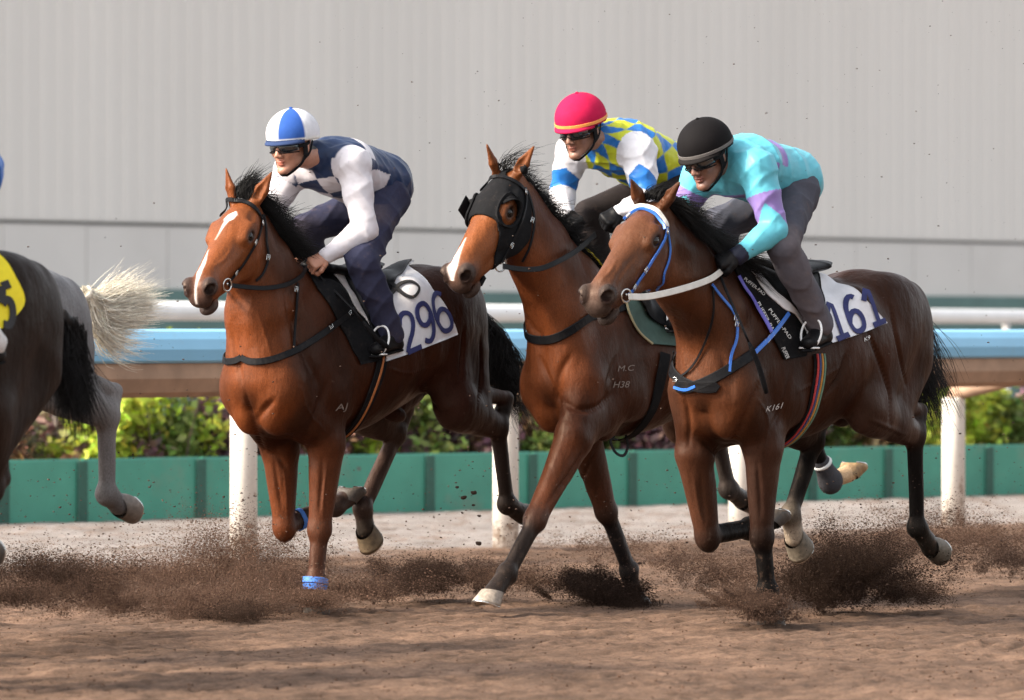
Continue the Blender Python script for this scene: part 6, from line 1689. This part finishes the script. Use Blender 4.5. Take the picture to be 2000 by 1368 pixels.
px = r.uniform(-50, 2050, n); py = 1150 - np.abs(r.normal(0, 130, n)) - r.uniform(0, 1, n) ** 6 * 500; Yd = r.uniform(29, 35, n)
P = np.stack([(px - 1000) / FPX * Yd, Yd, H_EYE + (650 - py) / FPX * Yd], 1); ok = P[:, 2] > .01
grains('flying_grit', P[ok], (.0010 + .0050 * r.uniform(0, 1, n) ** 4)[ok], np.tile(A(.07, .045, .035), (n, 1))[ok], 'fine grit flying in the air behind and between the horses')
r = np.random.default_rng(78); n = 420
px = r.uniform(600, 2050, n); py = r.uniform(-20, 620, n); Yd = r.uniform(28, 34, n)
P = np.stack([(px - 1000) / FPX * Yd, Yd, H_EYE + (650 - py) / FPX * Yd], 1)
grains('airborne_specks', P, .0011 + .0035 * r.uniform(0, 1, n) ** 5, np.tile(A(.10, .075, .06), (n, 1)), 'dark specks of dirt high in the air before the grey wall')
# the few clods large enough to count
for i, (x, y, s, Yc) in enumerate([(1225 - 300, 963 - 0, .013, 31.0), (905, 972, .012, 31), (893, 952, .008, 31), (935, 1062, .013, 31), (936, 1008, .008, 31.5), (665, 716, .004, 30), (925, 987, .007, 31), (1510, 1110, .010, 29.6), (1250, 1100, .009, 31)]):
    mb = MB(); r = np.random.default_rng(i); nu, nv = 10, 7; V = []
    for j in range(nv + 1):
        for q in range(nu):
            th = math.pi * j / nv; ph = 2 * math.pi * q / nu; V.append(A(math.sin(th) * math.cos(ph), math.sin(th) * math.sin(ph), math.cos(th)))
    V = np.array(V); V = V * (1 + .28 * wave_noise(i + 60, 4, 8)(V))[:, None] * s * A(1.3, 1, .8)
    Fc = [(j * nu + q, (j + 1) * nu + q, (j + 1) * nu + (q + 1) % nu, j * nu + (q + 1) % nu) for j in range(nv) for q in range(nu)]
    o = mesh_obj('dirt_clod', V, Fc, M['grain'], None, col=np.tile(A(.05, .032, .024), (len(V), 1)), loc=tuple(at_depth(x, y, Yc)))
    tag(o, ['clod of dirt flying level with the green boards, right of the blazed bay', 'dark clod between the hind legs of the blazed bay', 'small clod above the plume, near the hind hoof of the blazed bay', 'dark clod low over the sand beside the post', 'small clod over the pale sand', 'tiny black crumb in front of the blazed bay girth', 'crumb of dirt beside the far clod', 'clod beside the belly plume of the rightmost horse', 'clod above the planted hind foreleg of the hooded horse'][i], 'dirt clod', 'clods of dirt thrown up by the hooves')

# loose crumbs lying on the track
r = np.random.default_rng(90); n = 14000
Yg = 1 / r.uniform(1 / 39.0, 1 / 22.3, n); Xg = r.uniform(-1060, 1060, n) / FPX * Yg
sg_ = Xg * .6 + Yg * .8; ng_ = Xg * .8 - Yg * .6; keep = (nr + .25 - ng_ < .35 * r.uniform(0, 1, n)) | (r.uniform(0, 1, n) < .15)
Xg, Yg = Xg[keep], Yg[keep]; n = len(Xg)
ix = np.clip(np.searchsorted(gx, Xg), 1, nx - 1); iy = np.clip(np.searchsorted(gy, Yg), 1, ny - 1)
sz = .001 + .0045 * r.uniform(0, 1, n) ** 5
grains('loose_crumbs', np.stack([Xg, Yg, z[ix, iy] + sz * .4], 1), sz, np.tile(A(.10, .056, .038), (n, 1)), 'loose crumbs of dirt scattered over the brown track')
